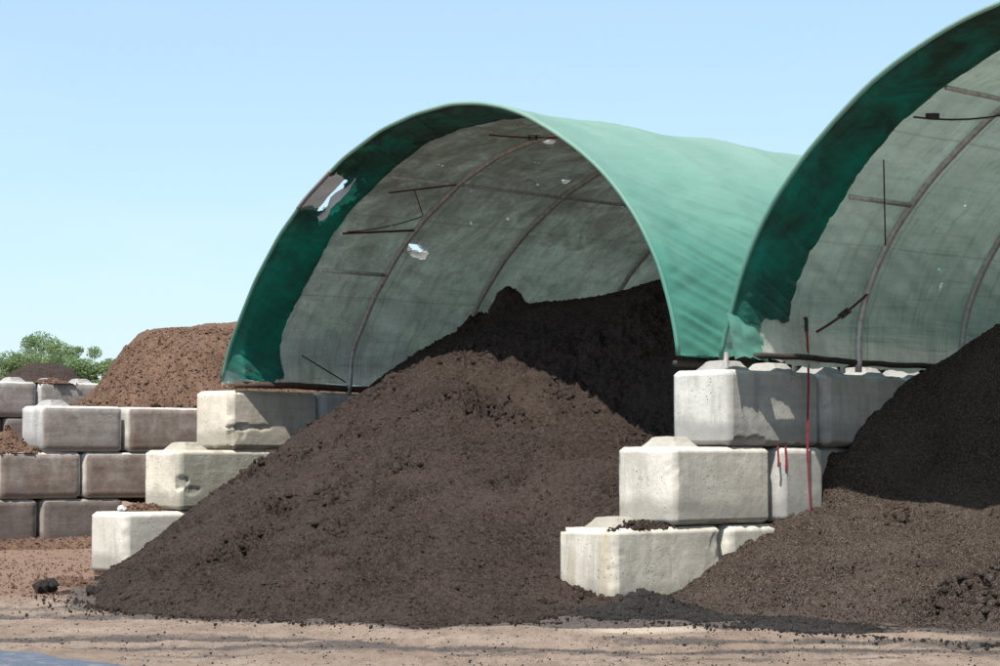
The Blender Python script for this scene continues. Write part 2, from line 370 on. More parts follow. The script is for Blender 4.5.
c = N.mix(N.math('MULTIPLY', N.ramp(N.noise(N.coord('World', (3.2, .9, 1)), 2.4, 8, .8), [(.47, 0.0), (.68, 1.0)]), .75), c, (.17, .13, .105))
c = N.mix(N.math('MULTIPLY', sp.outputs[2], .85), c, N.mix(N.noise(v, 7, 5, .7), (.18, .10, .065), (.34, .22, .16)))
c = N.mix(N.math('MULTIPLY', sp.outputs[1], .9), c, (.62, .52, .40))
dk = N.math('ADD', N.math('MULTIPLY', sp.outputs[0], 1.15), N.math('MULTIPLY', N.math('SUBTRACT', N.noise(v, 14, 6, .8), .5), 1.3))
dk = N.math('ADD', dk, N.math('MULTIPLY', N.math('SUBTRACT', N.noise(N.coord('World', (2.4, .8, 1)), 2.6, 8, .8), .5), 1.6))
c = N.mix(N.ramp(dk, [(.36, 0.0), (.50, .35), (.78, .9)]), c, N.mix(N.ramp(N.noise(v, 40, 5, .8), [(.35, 0.0), (.65, 1.0)]), (.055, .048, .045), (.17, .145, .13)))
c = N.mix(N.math('MULTIPLY', N.ramp(N.noise(v, 75, 2, .7), [(.6, 0.0), (.68, 1.0)]), .45), c, (.10, .08, .07))
N.fin(c, .95, N.bump(N.noise(v, 28, 6, .8), 1.0, .035), .1)
M['dirt'] = N.m
gm = mesh_from('ground', gV, grid_faces(len(gx), len(gy)), M['dirt'], True)
ca = gm.color_attributes.new('marks', 'FLOAT_COLOR', 'POINT')
ca.data.foreach_set('color', np.stack([D, PALE, RED, np.ones_like(D)], -1).astype(np.float32).ravel())
tag(obj('ground', gm, None, None), kind='structure')

# damp bluish asphalt at the near left corner
N = NT('damp_asphalt'); v = N.coord('World'); b = N.noise(v, 70, 3, .7)
c = N.mix(N.ramp(b, [(.35, 0.0), (.65, 1.0)]), (.036, .045, .060), (.11, .13, .165))
c = N.mix(N.math('MULTIPLY', N.ramp(N.noise(v, 9, 5, .7), [(.52, 0.0), (.7, 1.0)]), .6), c, (.33, .28, .24))
M['asphalt'] = N.fin(c, .6, N.bump(N.noise(v, 60, 4, .8), .5, .01), .6)
ax_ = np.linspace(-9, -1.2, 200); U = 1-(1-np.linspace(0, 1, 30))**3*1.0
edge = 12.26 - (ax_+2.2)*1.15; edge = np.where(ax_ < -2.9, 13.2-(ax_+2.9)*.35, edge) + .07*fbm2(ax_*5, ax_*0, 4, 2)
AX = np.repeat(ax_[:, None], 30, 1); AY = edge[:, None]*U + (1-U)*4.0
AZ_ = .022 + .0*AX; AZ_[:, -1] = -.03
aV = np.stack([AX, AY, AZ_], -1).reshape(-1, 3)
tag(obj('asphalt_road', aV, grid_faces(200, 30), M['asphalt']), kind='structure')

# ------------------------------------------------------------ crumbs (many small lumps in one mesh)
ICO_V = []; g_ = (1+5**.5)/2
for a_, b_ in ((1, g_), (1, -g_), (-1, g_), (-1, -g_)): ICO_V += [(0, a_, b_), (a_, b_, 0), (b_, 0, a_)]
ICO_V = np.array(ICO_V)/math.sqrt(1+g_*g_)
from itertools import combinations
_e = {(i, j) for i, j in combinations(range(12), 2) if np.linalg.norm(ICO_V[i]-ICO_V[j]) < 1.1}
ICO_F = []
for i, j, k in combinations(range(12), 3):
    if (i, j) in _e and (j, k) in _e and (i, k) in _e:
        nn = np.cross(ICO_V[j]-ICO_V[i], ICO_V[k]-ICO_V[i]); ICO_F.append((i, j, k) if nn @ ICO_V[i] > 0 else (i, k, j))
ICO_F = np.array(ICO_F)
def crumbs(P, r, flat=.75, longish=0.0, seed=1):
    g = np.random.default_rng(seed); n = len(P)
    V = ICO_V[None]*(1+.35*(g.random((n, 12, 1))-.5)*2)
    sc = np.stack([1+longish*g.random(n), .7+.5*g.random(n), flat*(.7+.5*g.random(n))], -1)
    V = V*sc[:, None]*np.asarray(r)[:, None, None]
    q = g.normal(size=(n, 4)); q[:, 1:3] *= .5; q /= np.linalg.norm(q, axis=1)[:, None]; w, x, y, z = q.T
    Rm = np.stack([1-2*(y*y+z*z), 2*(x*y-z*w), 2*(x*z+y*w), 2*(x*y+z*w), 1-2*(x*x+z*z), 2*(y*z-x*w), 2*(x*z-y*w), 2*(y*z+x*w), 1-2*(x*x+y*y)], -1).reshape(n, 3, 3)
    V = np.einsum('nij,nkj->nki', Rm, V) + P[:, None]
    F = (ICO_F[None] + 12*np.arange(n)[:, None, None]).reshape(-1, 3)
    return V.reshape(-1, 3), F

def ground_z(x, y):
    return np.interp(0, [0], [0]) + (.014*fbm2(x*.9, y*1.6, 4, 3) + .013*fbm2(x*4, y*4, 4, 9) - .006*np.abs(fbm2(x*1.2+y*.3, y*4.2, 3, 21))) - .01
g = np.random.default_rng(77); n = 26000; Yg = 12.1 + 8.0*g.random(n)**1.25; Xg = (g.random(n)-.5)*2*(Yg*.235)
dg_, pl_, rd_ = ground_masks(Xg, Yg); isd = g.random(n) < np.clip(dg_*1.1+.25, .35, .95)
rg = .0022+.007*g.random(n)**10; Zg = ground_z(Xg, Yg)+rg*.3
keepg = ~((Xg < -2.2) & (Yg < 13.3))
for nm_, msk_, mt_, lb_ in (('dark_grit', isd & keepg, 'wet_soil', 'scattered grains of dark soil trodden into the yard'), ('pale_grit', ~isd & keepg, 'grit', 'scattered pale grit and small stones on the yard')):
    if mt_ == 'grit': M['grit'] = mat_plain('grit', (.16, .115, .09), (.30, .23, .18), .9, 0, 30, .2)
    V, F = crumbs(np.stack([Xg, Yg, Zg], -1)[msk_], rg[msk_], seed=91); tag(obj(nm_, V, F, M[mt_]), lb_, nm_.replace('_', ' '), kind='stuff')

# ------------------------------------------------------------ heaps
def rbf(C, X, Y, smoothing=0.02):
    C = np.array(C, float); P = C[:, :2]; n = len(C)
    K = np.linalg.norm(P[:, None]-P[None], axis=-1) - smoothing*n*np.eye(n)*.0
    K = K - np.eye(n)*smoothing
    Am = np.zeros((n+3, n+3)); Am[:n, :n] = K; Am[:n, n] = 1; Am[:n, n+1:] = P; Am[n, :n] = 1; Am[n+1:, :n] = P.T
    w = np.linalg.solve(Am, np.concatenate([C[:, 2], np.zeros(3)]))
    out = np.full(X.shape, w[n]) + w[n+1]*X + w[n+2]*Y
    for i in range(n): out += w[i]*np.hypot(X-P[i, 0], Y-P[i, 1])
    return out
def blur(Z, k):
    for _ in range(2):
        for ax in (0, 1):
            c = np.cumsum(np.concatenate([np.repeat(np.take(Z, [0], ax), k+1, ax), Z, np.repeat(np.take(Z, [-1], ax), k, ax)], ax), ax)
            n = Z.shape[ax]
            Z = (np.take(c, range(2*k+1, 2*k+1+n), ax)-np.take(c, range(0, n), ax))/(2*k+1)
    return Z
def _pp(t, s): p_ = WP(t, s, 0.0); return float(p_[0]), float(p_[1])
PATCH = {11: [(*_pp(t, s_), r_, a_) for t, s_, r_, a_ in ((3.75, .35, .22, 1.2), (3.5, .52, .25, 1.4), (3.2, .57, .25, 1.6), (2.9, .58, .2, 1.3), (4.35, -.14, .2, .9), (3.95, -.13, .2, .8),
    (3.44, -1.68, .16, 1.1), (3.09, -2.13, .18, 1.2), (3.0, -2.4, .18, 1.1), (3.0, -2.7, .16, .8), (2.97, -1.52, .2, .8), (5.31, -.59, .25, 1.2), (4.73, -.42, .25, 1.2), (6.5, .3, .25, 1.3), (3.05, 1.34, .2, 1.1),
    (1.91, 1.14, .2, 1.2), (2.76, 1.29, .2, 1.0), (2.79, -.95, .2, .7), (2.28, -1.91, .25, .6), (1.74, -.66, .25, .5), (5.2, 1.59, .25, 1.1), (5.08, .95, .3, .9), (4.3, 1.5, .3, 1.0), (6.6, 1.2, .3, 1.1))],
    77: [(*_pp(t, s_), r_, a_) for t, s_, r_, a_ in ((-2.38, -.42, .25, 1.2), (-2.71, -.62, .25, 1.4), (-2.37, -.65, .2, 1.0), (-2.53, -.15, .25, 1.0), (-.65, 1.36, .2, .5))]}
def soil_detail(x, y, seed, lump=1.0):
    d = .07*lump*fbm2(x*1.1, y*1.1, 3, seed)
    m = smooth(-.05, .55, fbm2(x*.9+5, y*.9, 4, seed+40)); m = m*1.35                # rough patches
    b1 = 1-np.abs(fbm2(x*4.2, y*4.2, 2, seed+5)); b2 = 1-np.abs(noise2(x*11, y*11, seed+6)); b3 = 1-np.abs(noise2(x*24, y*24, seed+7)); b4 = noise2(x*48, y*48, seed+8)
    b5 = 1-np.abs(noise2(x*33+7, y*33, seed+9))
    b6 = 1-np.abs(fbm2(x*15+3, y*15, 2, seed+12)); d += lump*.042*(.45+.55*m)*(b6-.6)
    for (px_, py_, ra, am) in PATCH.get(seed, ()):
        w_ = np.exp(-(((x-px_)**2+(y-py_)**2)/ra**2))*am*smooth(-.5, .3, fbm2(x*5, y*5, 2, seed+80))
        d += w_*(.20*(np.abs(1-np.abs(fbm2(x*7.5, y*7.5, 3, seed+90)))-.75) - .04 + .10*(b2-.5) + .09*(b3-.5))
    d += lump*(-.06*m*(1-b1) + .034*(.25+m)*(b2-.5) + .020*(.5+.7*m)*(b3-.5) + .010*(b5-.5)) + .005*b4
    pits = np.minimum(0, fbm2(x*7, y*7, 3, seed+60)+.30); d += .10*m*pits*lump
    return d
def heap(name, ctrl, t0, t1, s0, s1, step, mat, seed, keep=None, lump=1.0, frame=None, bl=6, extra=None, cap=None):
    ts = np.arange(t0, t1, step); ss = np.arange(s0, s1, step)
    T, S = np.meshgrid(ts, ss, indexing='ij')
    # coarse solve then refine
    cz = rbf(ctrl, T[::3, ::3], S[::3, ::3]); Z = np.repeat(np.repeat(cz, 3, 0), 3, 1)[:T.shape[0], :T.shape[1]]
    Z = blur(Z, bl)
    fr = frame or W
    P = fr(T, S, Z)
    foot = smooth(-.03, .12, Z)
    if extra: Z = Z + extra(T, S)
    Z = Z + soil_detail(P[..., 0], P[..., 1], seed, lump)*(.35+.65*foot)
    Z = Z + (1-foot)*-.02
    if cap: Z = cap(T, S, Z)
    # loose crumbly lumps overhang a little sideways
    P = fr(T, S, Z)
    P[..., 0] += .012*noise2(P[..., 1]*17, Z*22, seed+70)*foot; P[..., 1] -= .02*noise2(P[..., 0]*15, Z*21, seed+71)*foot
    k = Z > -.06
    if keep is not None: k = k & keep(T, S)
    kf = k[:-1, :-1] & k[1:, :-1] & k[:-1, 1:] & k[1:, 1:]
    F = grid_faces(len(ts), len(ss), kf); V, F = compact(P.reshape(-1, 3), F)
    return V, F, P, Z, kf, (T, S)
def pick(P, kf, n, seed, weight=None):
    g = np.random.default_rng(seed); idx = np.argwhere(kf)
    p = None
    if weight is not None: w = weight[:-1, :-1][kf]; p = w/w.sum()
    sel = idx[g.choice(len(idx), n, p=p)]
    u = g.random((n, 2, 1)); a = P[sel[:, 0], sel[:, 1]]; b = P[sel[:, 0]+1, sel[:, 1]]; c = P[sel[:, 0], sel[:, 1]+1]
    return a + (b-a)*u[:, 0] + (c-a)*u[:, 1]

main_ctrl = [
 (6.95, -.73, .03), (6.95, -.4, .20), (6.95, .21, .60), (6.95, 1.05, 1.12), (6.95, 1.79, 1.45), (6.95, 2.28, 1.75), (6.95, 2.94, 2.1),
 (5.64, 1.57, 1.94), (4.55, 1.53, 2.16), (3.65, 1.5, 2.05), (3.02, 1.47, 1.81), (2.36, 1.37, 1.55), (1.81, 1.22, 1.36), (.65, 1.2, 1.22),
 (6.6, 2.98, 2.25), (6.2, 2.82, 2.34), (5.6, 2.83, 2.58), (5.2, 2.87, 2.7), (4.7, 2.87, 2.66), (4.0, 2.93, 2.71), (3.4, 2.85, 2.82), (3.0, 2.76, 2.86), (2.2, 2.8, 2.75), (1.3, 2.8, 2.45), (.6, 2.6, 2.05),
 (6.9, 5, 1.9), (5, 5, 2.1), (3.5, 5, 2.3), (2, 5, 2.2), (.6, 5, 1.9), (3, 3.8, 2.75), (5, 7.5, .6), (3, 7.5, .7), (1, 7.5, .6), (6.9, 7.5, .4),
 (5.0, 2.1, 2.28), (3.6, 2.1, 2.3), (2.4, 2.0, 2.05), (1.3, 1.9, 1.8),
 (3.5, -1, 1.06), (3.5, .3, 1.62), (3, -2.5, .46), (1.6, -1, .84), (1.6, .2, 1.12), (5.3, -.8, .83), (5.5, .4, 1.42), (4.4, -1.9, .60), (1.6, -2.3, .42),
 (.61, -1.32, .20), (.3, -1.5, .10), (.61, 0, .92), (.61, -.66, .56),
 (6.95, -1.15, -.06), (6.1, -1.8, -.10), (5.2, -2.3, -.08), (3.95, -3.2, -.04), (3.2, -3.7, -.02), (2.5, -3.9, -.02), (1.2, -3.75, -.02), (.13, -3.4, -.02), (-.34, -2.55, -.03), (-.2, -1.9, -.03),
 (8, -1.2, -.4), (7, -3, -.4), (5, -4.5, -.4), (2.5, -5.2, -.4), (0, -4.8, -.4), (-1.4, -3.2, -.4), (-1.3, -1.5, -.4)]
def main_extra(T, S):
    b = .20*1.05*np.exp(-(((T-5.25)/.17)**2+((S-2.87)/.19)**2)**1.5) + .05*np.exp(-(((T-5.75)/.1)**2+((S-2.85)/.12)**2))
    return b
V, F, P, Z, kf, TS = heap('compost_heap', main_ctrl, -1.2, 6.97, -4.7, 5.6, .0175, M['compost'], 11, extra=main_extra,
    keep=lambda T, S: ~((T < .45) & (S > -1.25)) & ~((T < -.05) & (S > -1.0)))
hm = obj('compost_heap', V, F, M['compost'], smooth=False)
tag(hm, 'big dark compost heap spilling out of the middle bay under the left green shelter', 'compost heap')
vis = (TS[1] < 3.2).astype(float)*(1+1.5*np.exp(-(Z/.25)**2))
pw = np.zeros_like(Z)
for px_, py_, ra_, am_ in PATCH[11]: pw += am_*np.exp(-((P[..., 0]-px_)**2+(P[..., 1]-py_)**2)/(ra_*.85)**2)
p4 = pick(P, kf, 1900, 66, pw**1.3*vis); r4 = .009+.034*np.random.default_rng(67).random(1900)**2.4
p1 = pick(P, kf, 15000, 5, vis); r1 = .005+.013*np.random.default_rng(3).random(15000)**3
p2 = pick(P, kf, 300, 6, vis); r2 = .016+.03*np.random.default_rng(4).random(300)**3
# crumbs that rolled onto the dirt in front of the toe
g = np.random.default_rng(12); n = 900; tt = g.uniform(-.6, 5.0, n)
toe = np.interp(tt, [-.34, .13, 1.2, 2.5, 3.95, 5.2, 6.2], [-2.5, -3.35, -3.7, -3.9, -3.3, -2.5, -1.9]); so = toe - g.exponential(.16, n)
p3 = W(tt, so, np.full(n, .006)); r3 = .004+.014*g.random(n)**4
V, F = crumbs(np.concatenate([p1, p2, p3, p4]), np.concatenate([r1, r2, r3, r4]), seed=8)
tag(obj('compost_crumbs', V, F, M['compost']), 'loose crumbs of dark compost over the big heap and its toe', 'compost crumbs', kind='stuff')

right_ctrl = [
 (0, -.76, .08), (0, -.47, .13), (0, -.28, .22), (0, -.08, .34), (0, .14, .45), (0, .78, .69), (0, .98, .70), (0, 1.2, .74), (0, 1.42, 1.05), (0, 1.6, 1.35), (0, 1.8, 1.52), (-.12, 1.2, .70), (.3, .9, .75), (.3, 1.2, .80), (.3, 1.42, 1.2), (.45, 1.8, 1.5), (.5, 3, 1.7), (0, 2.18, 1.66), (0, 2.71, 1.87), (0, 4, 1.9),
 (-.32, 1.45, .74), (-.81, 1.62, .78), (-1.1, 1.72, .74), (-2, 1.7, .72), (-3.5, 1.6, .8), (-5, 1.6, .8), (-6.9, 1.6, .8),
 (-.5, 1.95, .98), (-1.2, 2.0, .98), (-2.5, 1.95, .98), (-.4, 2.34, 1.87), (-.8, 2.28, 1.98), (-1.2, 2.15, 2.12), (-2, 2.3, 2.3), (-3.5, 2.4, 2.5), (-5, 2.4, 2.4), (-6.9, 2.4, 2.2), (-.8, 4, 2.1), (-3.5, 4, 2.5), (-6.9, 4, 2.2), (-3.5, 7, 1.0), (0, 7, .8), (-6.9, 7, .8),
 (-.8, .3, .55), (-2, .3, .52), (-3.5, .3, .55), (-5, .3, .55), (-.7, -.6, .22), (-2, -.5, .22), (-3.2, -.4, .30),
 (-.2, -1.25, -.01), (-.9, -1.2, 0), (-1.6, -1.12, -.01), (-3.08, -1.04, -.02), (-5, -1.1, -.02), (-6.9, -1.1, -.02),
 (.6, -1.9, -.3), (-1, -2.2, -.35), (-3, -2.1, -.35), (-5, -2.2, -.4), (-7, -2.2, -.4)]
V, F, P2, Z2, kf2, TS2 = heap('compost_heap', right_ctrl, -7.0, .56, -1.9, 6.0, .021, M['compost_grey'], 77,
    keep=lambda T, S: ~((T > -.0) & (S < -.6)) & ~((T > .05) & (S < 1.27)) & (T < .16), lump=.75, bl=3,
    cap=lambda T, S, Z: np.where(T > -.01, np.minimum(Z, 1.17+.02*noise2(T*20, S*20, 4)), Z))
tag(obj('compost_heap', V, F, M['compost_grey']), 'fine grey-brown compost heap in the right bay beside the red strap', 'compost heap')
vis2 = (TS2[1] < 2.0).astype(float)*(TS2[0] > -3.4)*(1+1.5*np.exp(-(Z2/.2)**2))
p1 = pick(P2, kf2, 8000, 15, vis2); r1 = .005+.012*np.random.default_rng(13).random(8000)**3
pw = np.zeros_like(Z2)
for px_, py_, ra_, am_ in PATCH[77]: pw += am_*np.exp(-((P2[..., 0]-px_)**2+(P2[..., 1]-py_)**2)/(ra_*.85)**2)
p1 = np.concatenate([p1, pick(P2, kf2, 700, 68, pw**1.3+1e-9)]); r1 = np.concatenate([r1, .010+.036*np.random.default_rng(69).random(700)**2.2])
V, F = crumbs(p1, r1, seed=18)
tag(obj('compost_crumbs', V, F, M['compost_grey']), 'loose pale-flecked crumbs over the heap in the right bay', 'compost crumbs', kind='stuff')

# low bank of black wet soil pushed up round the foot of the middle wall
bank_ctrl = [(.75, -1.75, .07), (.45, -1.62, .10), (.1, -1.5, .02), (-.1, -1.2, .08), (-.3, -1.2, .06), (-.55, -1.15, .05), (-.9, -1.3, .03), (-1.6, -1.35, .03), (-2.6, -1.4, .0), (-3.6, -1.4, -.02), (1.2, -2.1, .03),
 (.3, -1.9, .01), (-.3, -1.75, .02), (-1, -1.7, .03), (-2, -1.75, .0), (-3.5, -1.75, .0), (1.2, -2.6, -.03), (.2, -2.3, -.05), (-.8, -2.15, -.05), (-2, -2.1, -.05), (-3.6, -2.1, -.06), (1.6, -1.2, -.05), (-1, -.7, -.05), (-3, -.7, -.05), (2.2, -2.2, -.2), (-4.5, -1.4, 0.)]
V, F, P3, Z3, kf3, TS3 = heap('soil_bank', bank_ctrl, -4.3, 1.7, -2.7, -.6, .018, M['wet_soil'], 140, lump=1.15, bl=3,
    keep=lambda T, S: ~((T > .0) & (T < .61) & (S > -1.25)))
tag(obj('soil_bank', V, F, M['wet_soil']), 'low black bank of wet soil along the foot of the middle wall', 'soil bank', kind='stuff')
p1 = pick(P3, kf3, 3500, 25); r1 = .006+.016*np.random.default_rng(23).random(3500)**3
g = np.random.default_rng(31); n = 700; tt = g.uniform(-4, 1.5, n); p2 = W(tt, -1.9-g.exponential(.18, n), np.full(n, .004)); r2 = .004+.014*g.random(n)**4
V, F = crumbs(np.concatenate([p1, p2]), np.concatenate([r1, r2]), seed=28)
tag(obj('soil_crumbs', V, F, M['wet_soil']), 'black crumbs strewn over the low bank and the dirt before it', 'soil crumbs', kind='stuff')

# ------------------------------------------------------------ concrete blocks
BH = .61
def block_mesh(Lx, seed, mat, chip=1.0, res=.035, bevel=.04, bites=()):
    """rounded, chipped block: local x 0..-0.61 -> centred, y length, z up from 0"""
    hx, hy, hz = .302, Lx/2-.010, BH/2-.005
    bv = np.array([bevel, bevel, bevel*.6])
    g = np.random.default_rng(seed)
    Vs = []; Fs = []; off = 0
    def ax(h, b):
        n = max(4, int(2*(h-b)/res)); return np.concatenate([[-h], np.linspace(-h+b, h-b, n), [h]])
    xs, ys, zs = ax(hx, bv[0]), ax(hy, bv[1]), ax(hz, bv[2])
    for axis_, sg in ((0, -1), (0, 1), (1, -1), (1, 1), (2, -1), (2, 1)):
        a, b = [(ys, zs), (xs, zs), (xs, ys)][axis_]
        Am, Bm = np.meshgrid(a, b, indexing='ij'); C = np.full_like(Am, sg*(hx, hy, hz)[axis_])
        Pq = [np.stack([C, Am, Bm], -1), np.stack([Am, C, Bm], -1), np.stack([Am, Bm, C], -1)][axis_].reshape(-1, 3)
        Fq = grid_faces(len(a), len(b))
        if (axis_ in (0, 2)) == (sg < 0): Fq = Fq[:, ::-1]
        Vs.append(Pq); Fs.append(Fq+off); off += len(Pq)
    V = np.concatenate(Vs); F = np.concatenate(Fs)
    key = np.round(V*1e4).astype(np.int64); _, first, inv = np.unique(key, axis=0, return_index=True, return_inverse=True)
    V = V[first]; F = inv.reshape(-1)[F]
    h = np.array([hx, hy, hz]); inner = h-bv
    q = np.clip(V, -inner, inner); dlt = V-q; ln = np.linalg.norm(dlt, axis=1); mx = np.abs(dlt).max(1)
    ok = ln > 1e-9
    # 45 degree chamfers, slightly rounded
    nax = np.maximum(1, (np.abs(dlt) > 1e-6).sum(1)); rr = np.where(nax == 1, 1.0, np.where(nax == 2, .50, .36))
    V = q + dlt*(rr**1.0)[:, None]
    nrm = dlt/np.maximum(ln, 1e-9)[:, None]
    s = seed*3.7
    edge = (np.sum(np.abs(dlt) > 1e-6, axis=1) >= 2).astype(float)
    n1 = noise3(V[:, 0]*3+s, V[:, 1]*3, V[:, 2]*3, seed); n2 = noise3(V[:, 0]*12+s, V[:, 1]*12, V[:, 2]*12, seed+1); n3 = noise3(V[:, 0]*24+s, V[:, 1]*24, V[:, 2]*24, seed+2)
    n4 = noise3(V[:, 0]*46+s, V[:, 1]*46, V[:, 2]*46, seed+3)
    disp = .0010*n1 + .0007*n2 + .0012*n3 + .0010*n4
    band = np.clip(.5+2.2*noise3(V[:, 0]*2.1+s, V[:, 1]*2.1, V[:, 2]*2.1, seed+9), .08, 1)
    rim = np.clip(1-np.min(np.sort(np.abs((h-np.abs(V))), axis=1)[:, 1:2], axis=1)/.05, 0, 1)
    disp -= chip*band*np.maximum(edge, rim*.4)*(.05*np.clip(n2-.1, 0, 1) + .035*np.clip(n3-.15, 0, 1) + .018*np.clip(n4-.1, 0, 1))
    # a few spalled hollows
    for _ in range(3):
        c = g.uniform(-1, 1, 3)*h; ax0 = g.integers(0, 3); c[ax0] = np.sign(c[ax0] or 1)*h[ax0]
        dd = np.linalg.norm((V-c)*np.array([1, 1, 1.6]), axis=1); r = g.uniform(.03, .08); disp -= max(0, chip-.9)*.03*np.clip(1-dd/r+.7*n3+.5*n2, 0, 1)**.7
    out_ = V/np.linalg.norm(V, axis=1)[:, None]; V = V + nrm*disp[:, None]
    for (bx_, by_, bz_, rx_, ry_, rz_, dep) in bites:
        c = np.array([bx_*hx, by_*hy, bz_*hz]); e_ = np.sqrt((((V-c)/np.array([rx_, ry_, rz_]))**2).sum(1))
        w_ = smooth(0, .35, 1-e_+.30*n2+.2*n3); dirb = -c*np.array([abs(bx_) > .9, abs(by_) > .9, abs(bz_) > .9]); dirb = dirb/(np.linalg.norm(dirb)+1e-9)
        V = V + (w_*dep*(1+.5*n3+.4*n4))[:, None]*dirb
    V[:, 2] += hz+.004
    return mesh_from('concrete_block', V, F, mat, False)
def knob_mesh(mat, seed=0):
    g = np.random.default_rng(seed)
    b, t, h = .175, .10, .080; rings = [(b+.02, -.015), (b, .004), ((b*.45+t*.55), h*.55), (t+.012, h-.008), (t-.012, h)]
    V = []; n = 16
    for r, z in rings:
        for k in range(n):
            a = 2*math.pi*(k+.5)/n; m = 1/max(abs(math.cos(a)), abs(math.sin(a))); m = min(m, 1.25)
            V.append((r*m*math.cos(a)+g.normal(0, .002), r*m*math.sin(a)*1.1+g.normal(0, .002), z+g.normal(0, .0015)))
    F = [(i*n+k, i*n+(k+1) % n, (i+1)*n+(k+1) % n, (i+1)*n+k) for i in range(len(rings)-1) for k in range(n)]
    F.append(tuple((len(rings)-1)*n+k for k in range(n)))
    return mesh_from('knob', np.array(V), F, mat, False)
KN = {}
_seed = [100]
def block(C, yaw_a, s, row, label, matn, L=1.22, knobs=(), jit=(0, 0, 0), chip=1.0, seed=None, group=None, res=.022, bevel=.055, bites=()):
    """C = near right foot of the wall; yaw_a its heading; s the offset along it; row 0 lowest"""
    d = np.array([math.sin(yaw_a), math.cos(yaw_a), 0]); l = np.array([-math.cos(yaw_a), math.sin(yaw_a), 0])
    _seed[0] += 1; sd = seed or _seed[0]
    c = np.asarray(C, float) + d*(s+L/2+jit[0]) + l*(.305+jit[1]) + np.array([0, 0, row*BH])
    o = obj('concrete_block', block_mesh(L, sd, M[matn], chip, res, bevel, bites), None, None)
    o.location = tuple(c); o.rotation_euler = (0, 0, -yaw_a+jit[2])
    tag(o, label, 'concrete block', group)
    for kx in knobs:
        if matn not in KN: KN[matn] = knob_mesh(M[matn])
        k = obj('knob', KN[matn], None, None, o); k.location = (0, -L/2+kx, BH-.006)
    return o
# middle wall, right of the big heap
G = 'stacked concrete blocks of the bay walls'
block(R0, A, 0, 2, 'white concrete block on top of the middle wall, where both shelters meet', 'grey_concrete', res=.016, bites=[(1, -.6, -.92, .06, .3, .05, .02)], knobs=(.32, .92), group=G, seed=11)
block(R0, A, 1.235, 2, 'grey block second in the top course of the middle wall, right of the red strap', 'grey_concrete', knobs=(.32, .92), group=G, jit=(0, -.02, .01))
block(R0, A, 2.47, 2, 'grey block farthest in the top course of the middle wall, beside the right heap', 'grey_concrete', knobs=(.32, .92), group=G)
block(R0, A, -.657, 1, 'white block in the second course of the middle wall with a pitted near corner', 'white_concrete', knobs=(.32,), group=G, jit=(0, 0, -.015), seed=29, chip=1.1, res=.016, bites=[(1, -.97, .2, .04, .04, .22, .010), (.8, -1, -.2, .04, .04, .2, .008)])
block(R0, A, .62, 1, 'dim grey block half buried by the right heap, behind the red strap', 'grey_concrete', L=.62, group=G, jit=(0, -.03, .02))
block(R0, A, 1.28, 1, 'shaded block set back under the top course, nearly buried in dark soil', 'grey_concrete', L=1.22, group=G, jit=(0, .10, 0)).scale = (1, 1, 1.015)
block(R0, A, -1.32, 0, 'lowest and nearest white block of the middle wall, ochre stain down its corner', 'ochre_concrete', L=1.26, res=.016, bites=[(1, -1, .4, .06, .05, .35, .012), (1, .95, .5, .08, .14, .12, .018)], knobs=(.33,), group=G, jit=(0, 0, -.03), seed=31, chip=1.2)
block(R0, A, -.04, 0, 'buried block at the foot of the middle wall with only one chipped corner showing', 'white_concrete', group=G, jit=(0, -.02, .02))
# left wall of the big bay
L0 = np.array([-2.7483, 22.8526, 0.0])
block(L0, A, 0, 2, 'cream block on top of the left wall beneath the frayed corner of the left shelter', 'worn_concrete', group=G, seed=41, chip=1.2, res=.016, bites=[(1, -.55, -.25, .12, .42, .030, .022), (1, -.9, -.45, .10, .12, .10, .014)])
block(L0, A, 1.235, 2, 'shaded blue-grey block behind the cream one on top of the left wall', 'grey_concrete', group=G)
block(L0, A, -.6425, 1, 'cream block in the second course of the left wall with a broken dark corner', 'stained_concrete', knobs=(.32,), group=G, seed=47, chip=1.5, res=.016, bites=[(1, -.98, -.15, .08, .11, .09, .030), (1, -.7, -.35, .05, .13, .05, .014)])
block(L0, A, -1.31, 0, 'lowest cream block at the left edge of the big heap, mulch on top', 'white_concrete', group=G, jit=(.02, 0, 0), chip=.6)
# far left wall
A2 = math.radians(50.5); C2 = np.array([-5.95, 29.2, 0.0])
block(C2, A2, 0, 2, 'light grey block with a white end, topmost on the far-left wall', 'soiled_grey', knobs=(.32,), group=G, res=.05)
block(C2, A2, 1.27, 2, 'brown dusty block on top of the far-left wall just left of the cream block', 'soiled_concrete', group=G, res=.05)
block(C2, A2, 2.52, 2, 'brown block at the far end of the far-left wall below the mulch heap', 'soiled_concrete', group=G, res=.05)
block(C2, A2, -.61, 1, 'wide brown block in the middle course of the far-left wall, at the picture edge', 'soiled_concrete', group=G, res=.05)
block(C2, A2, .63, 1, 'brown middle-course block just left of the broken-cornered cream one', 'soiled_concrete', group=G, res=.05)
block(C2, A2, -1.24, 0, 'dark cracked block in the lowest course at the left edge of the picture', 'soiled_dark', group=G, res=.05, chip=1.8)
block(C2, A2, .02, 0, 'dark brown block in the lowest course of the far-left wall, mulch along its foot', 'soiled_dark', group=G, res=.05)
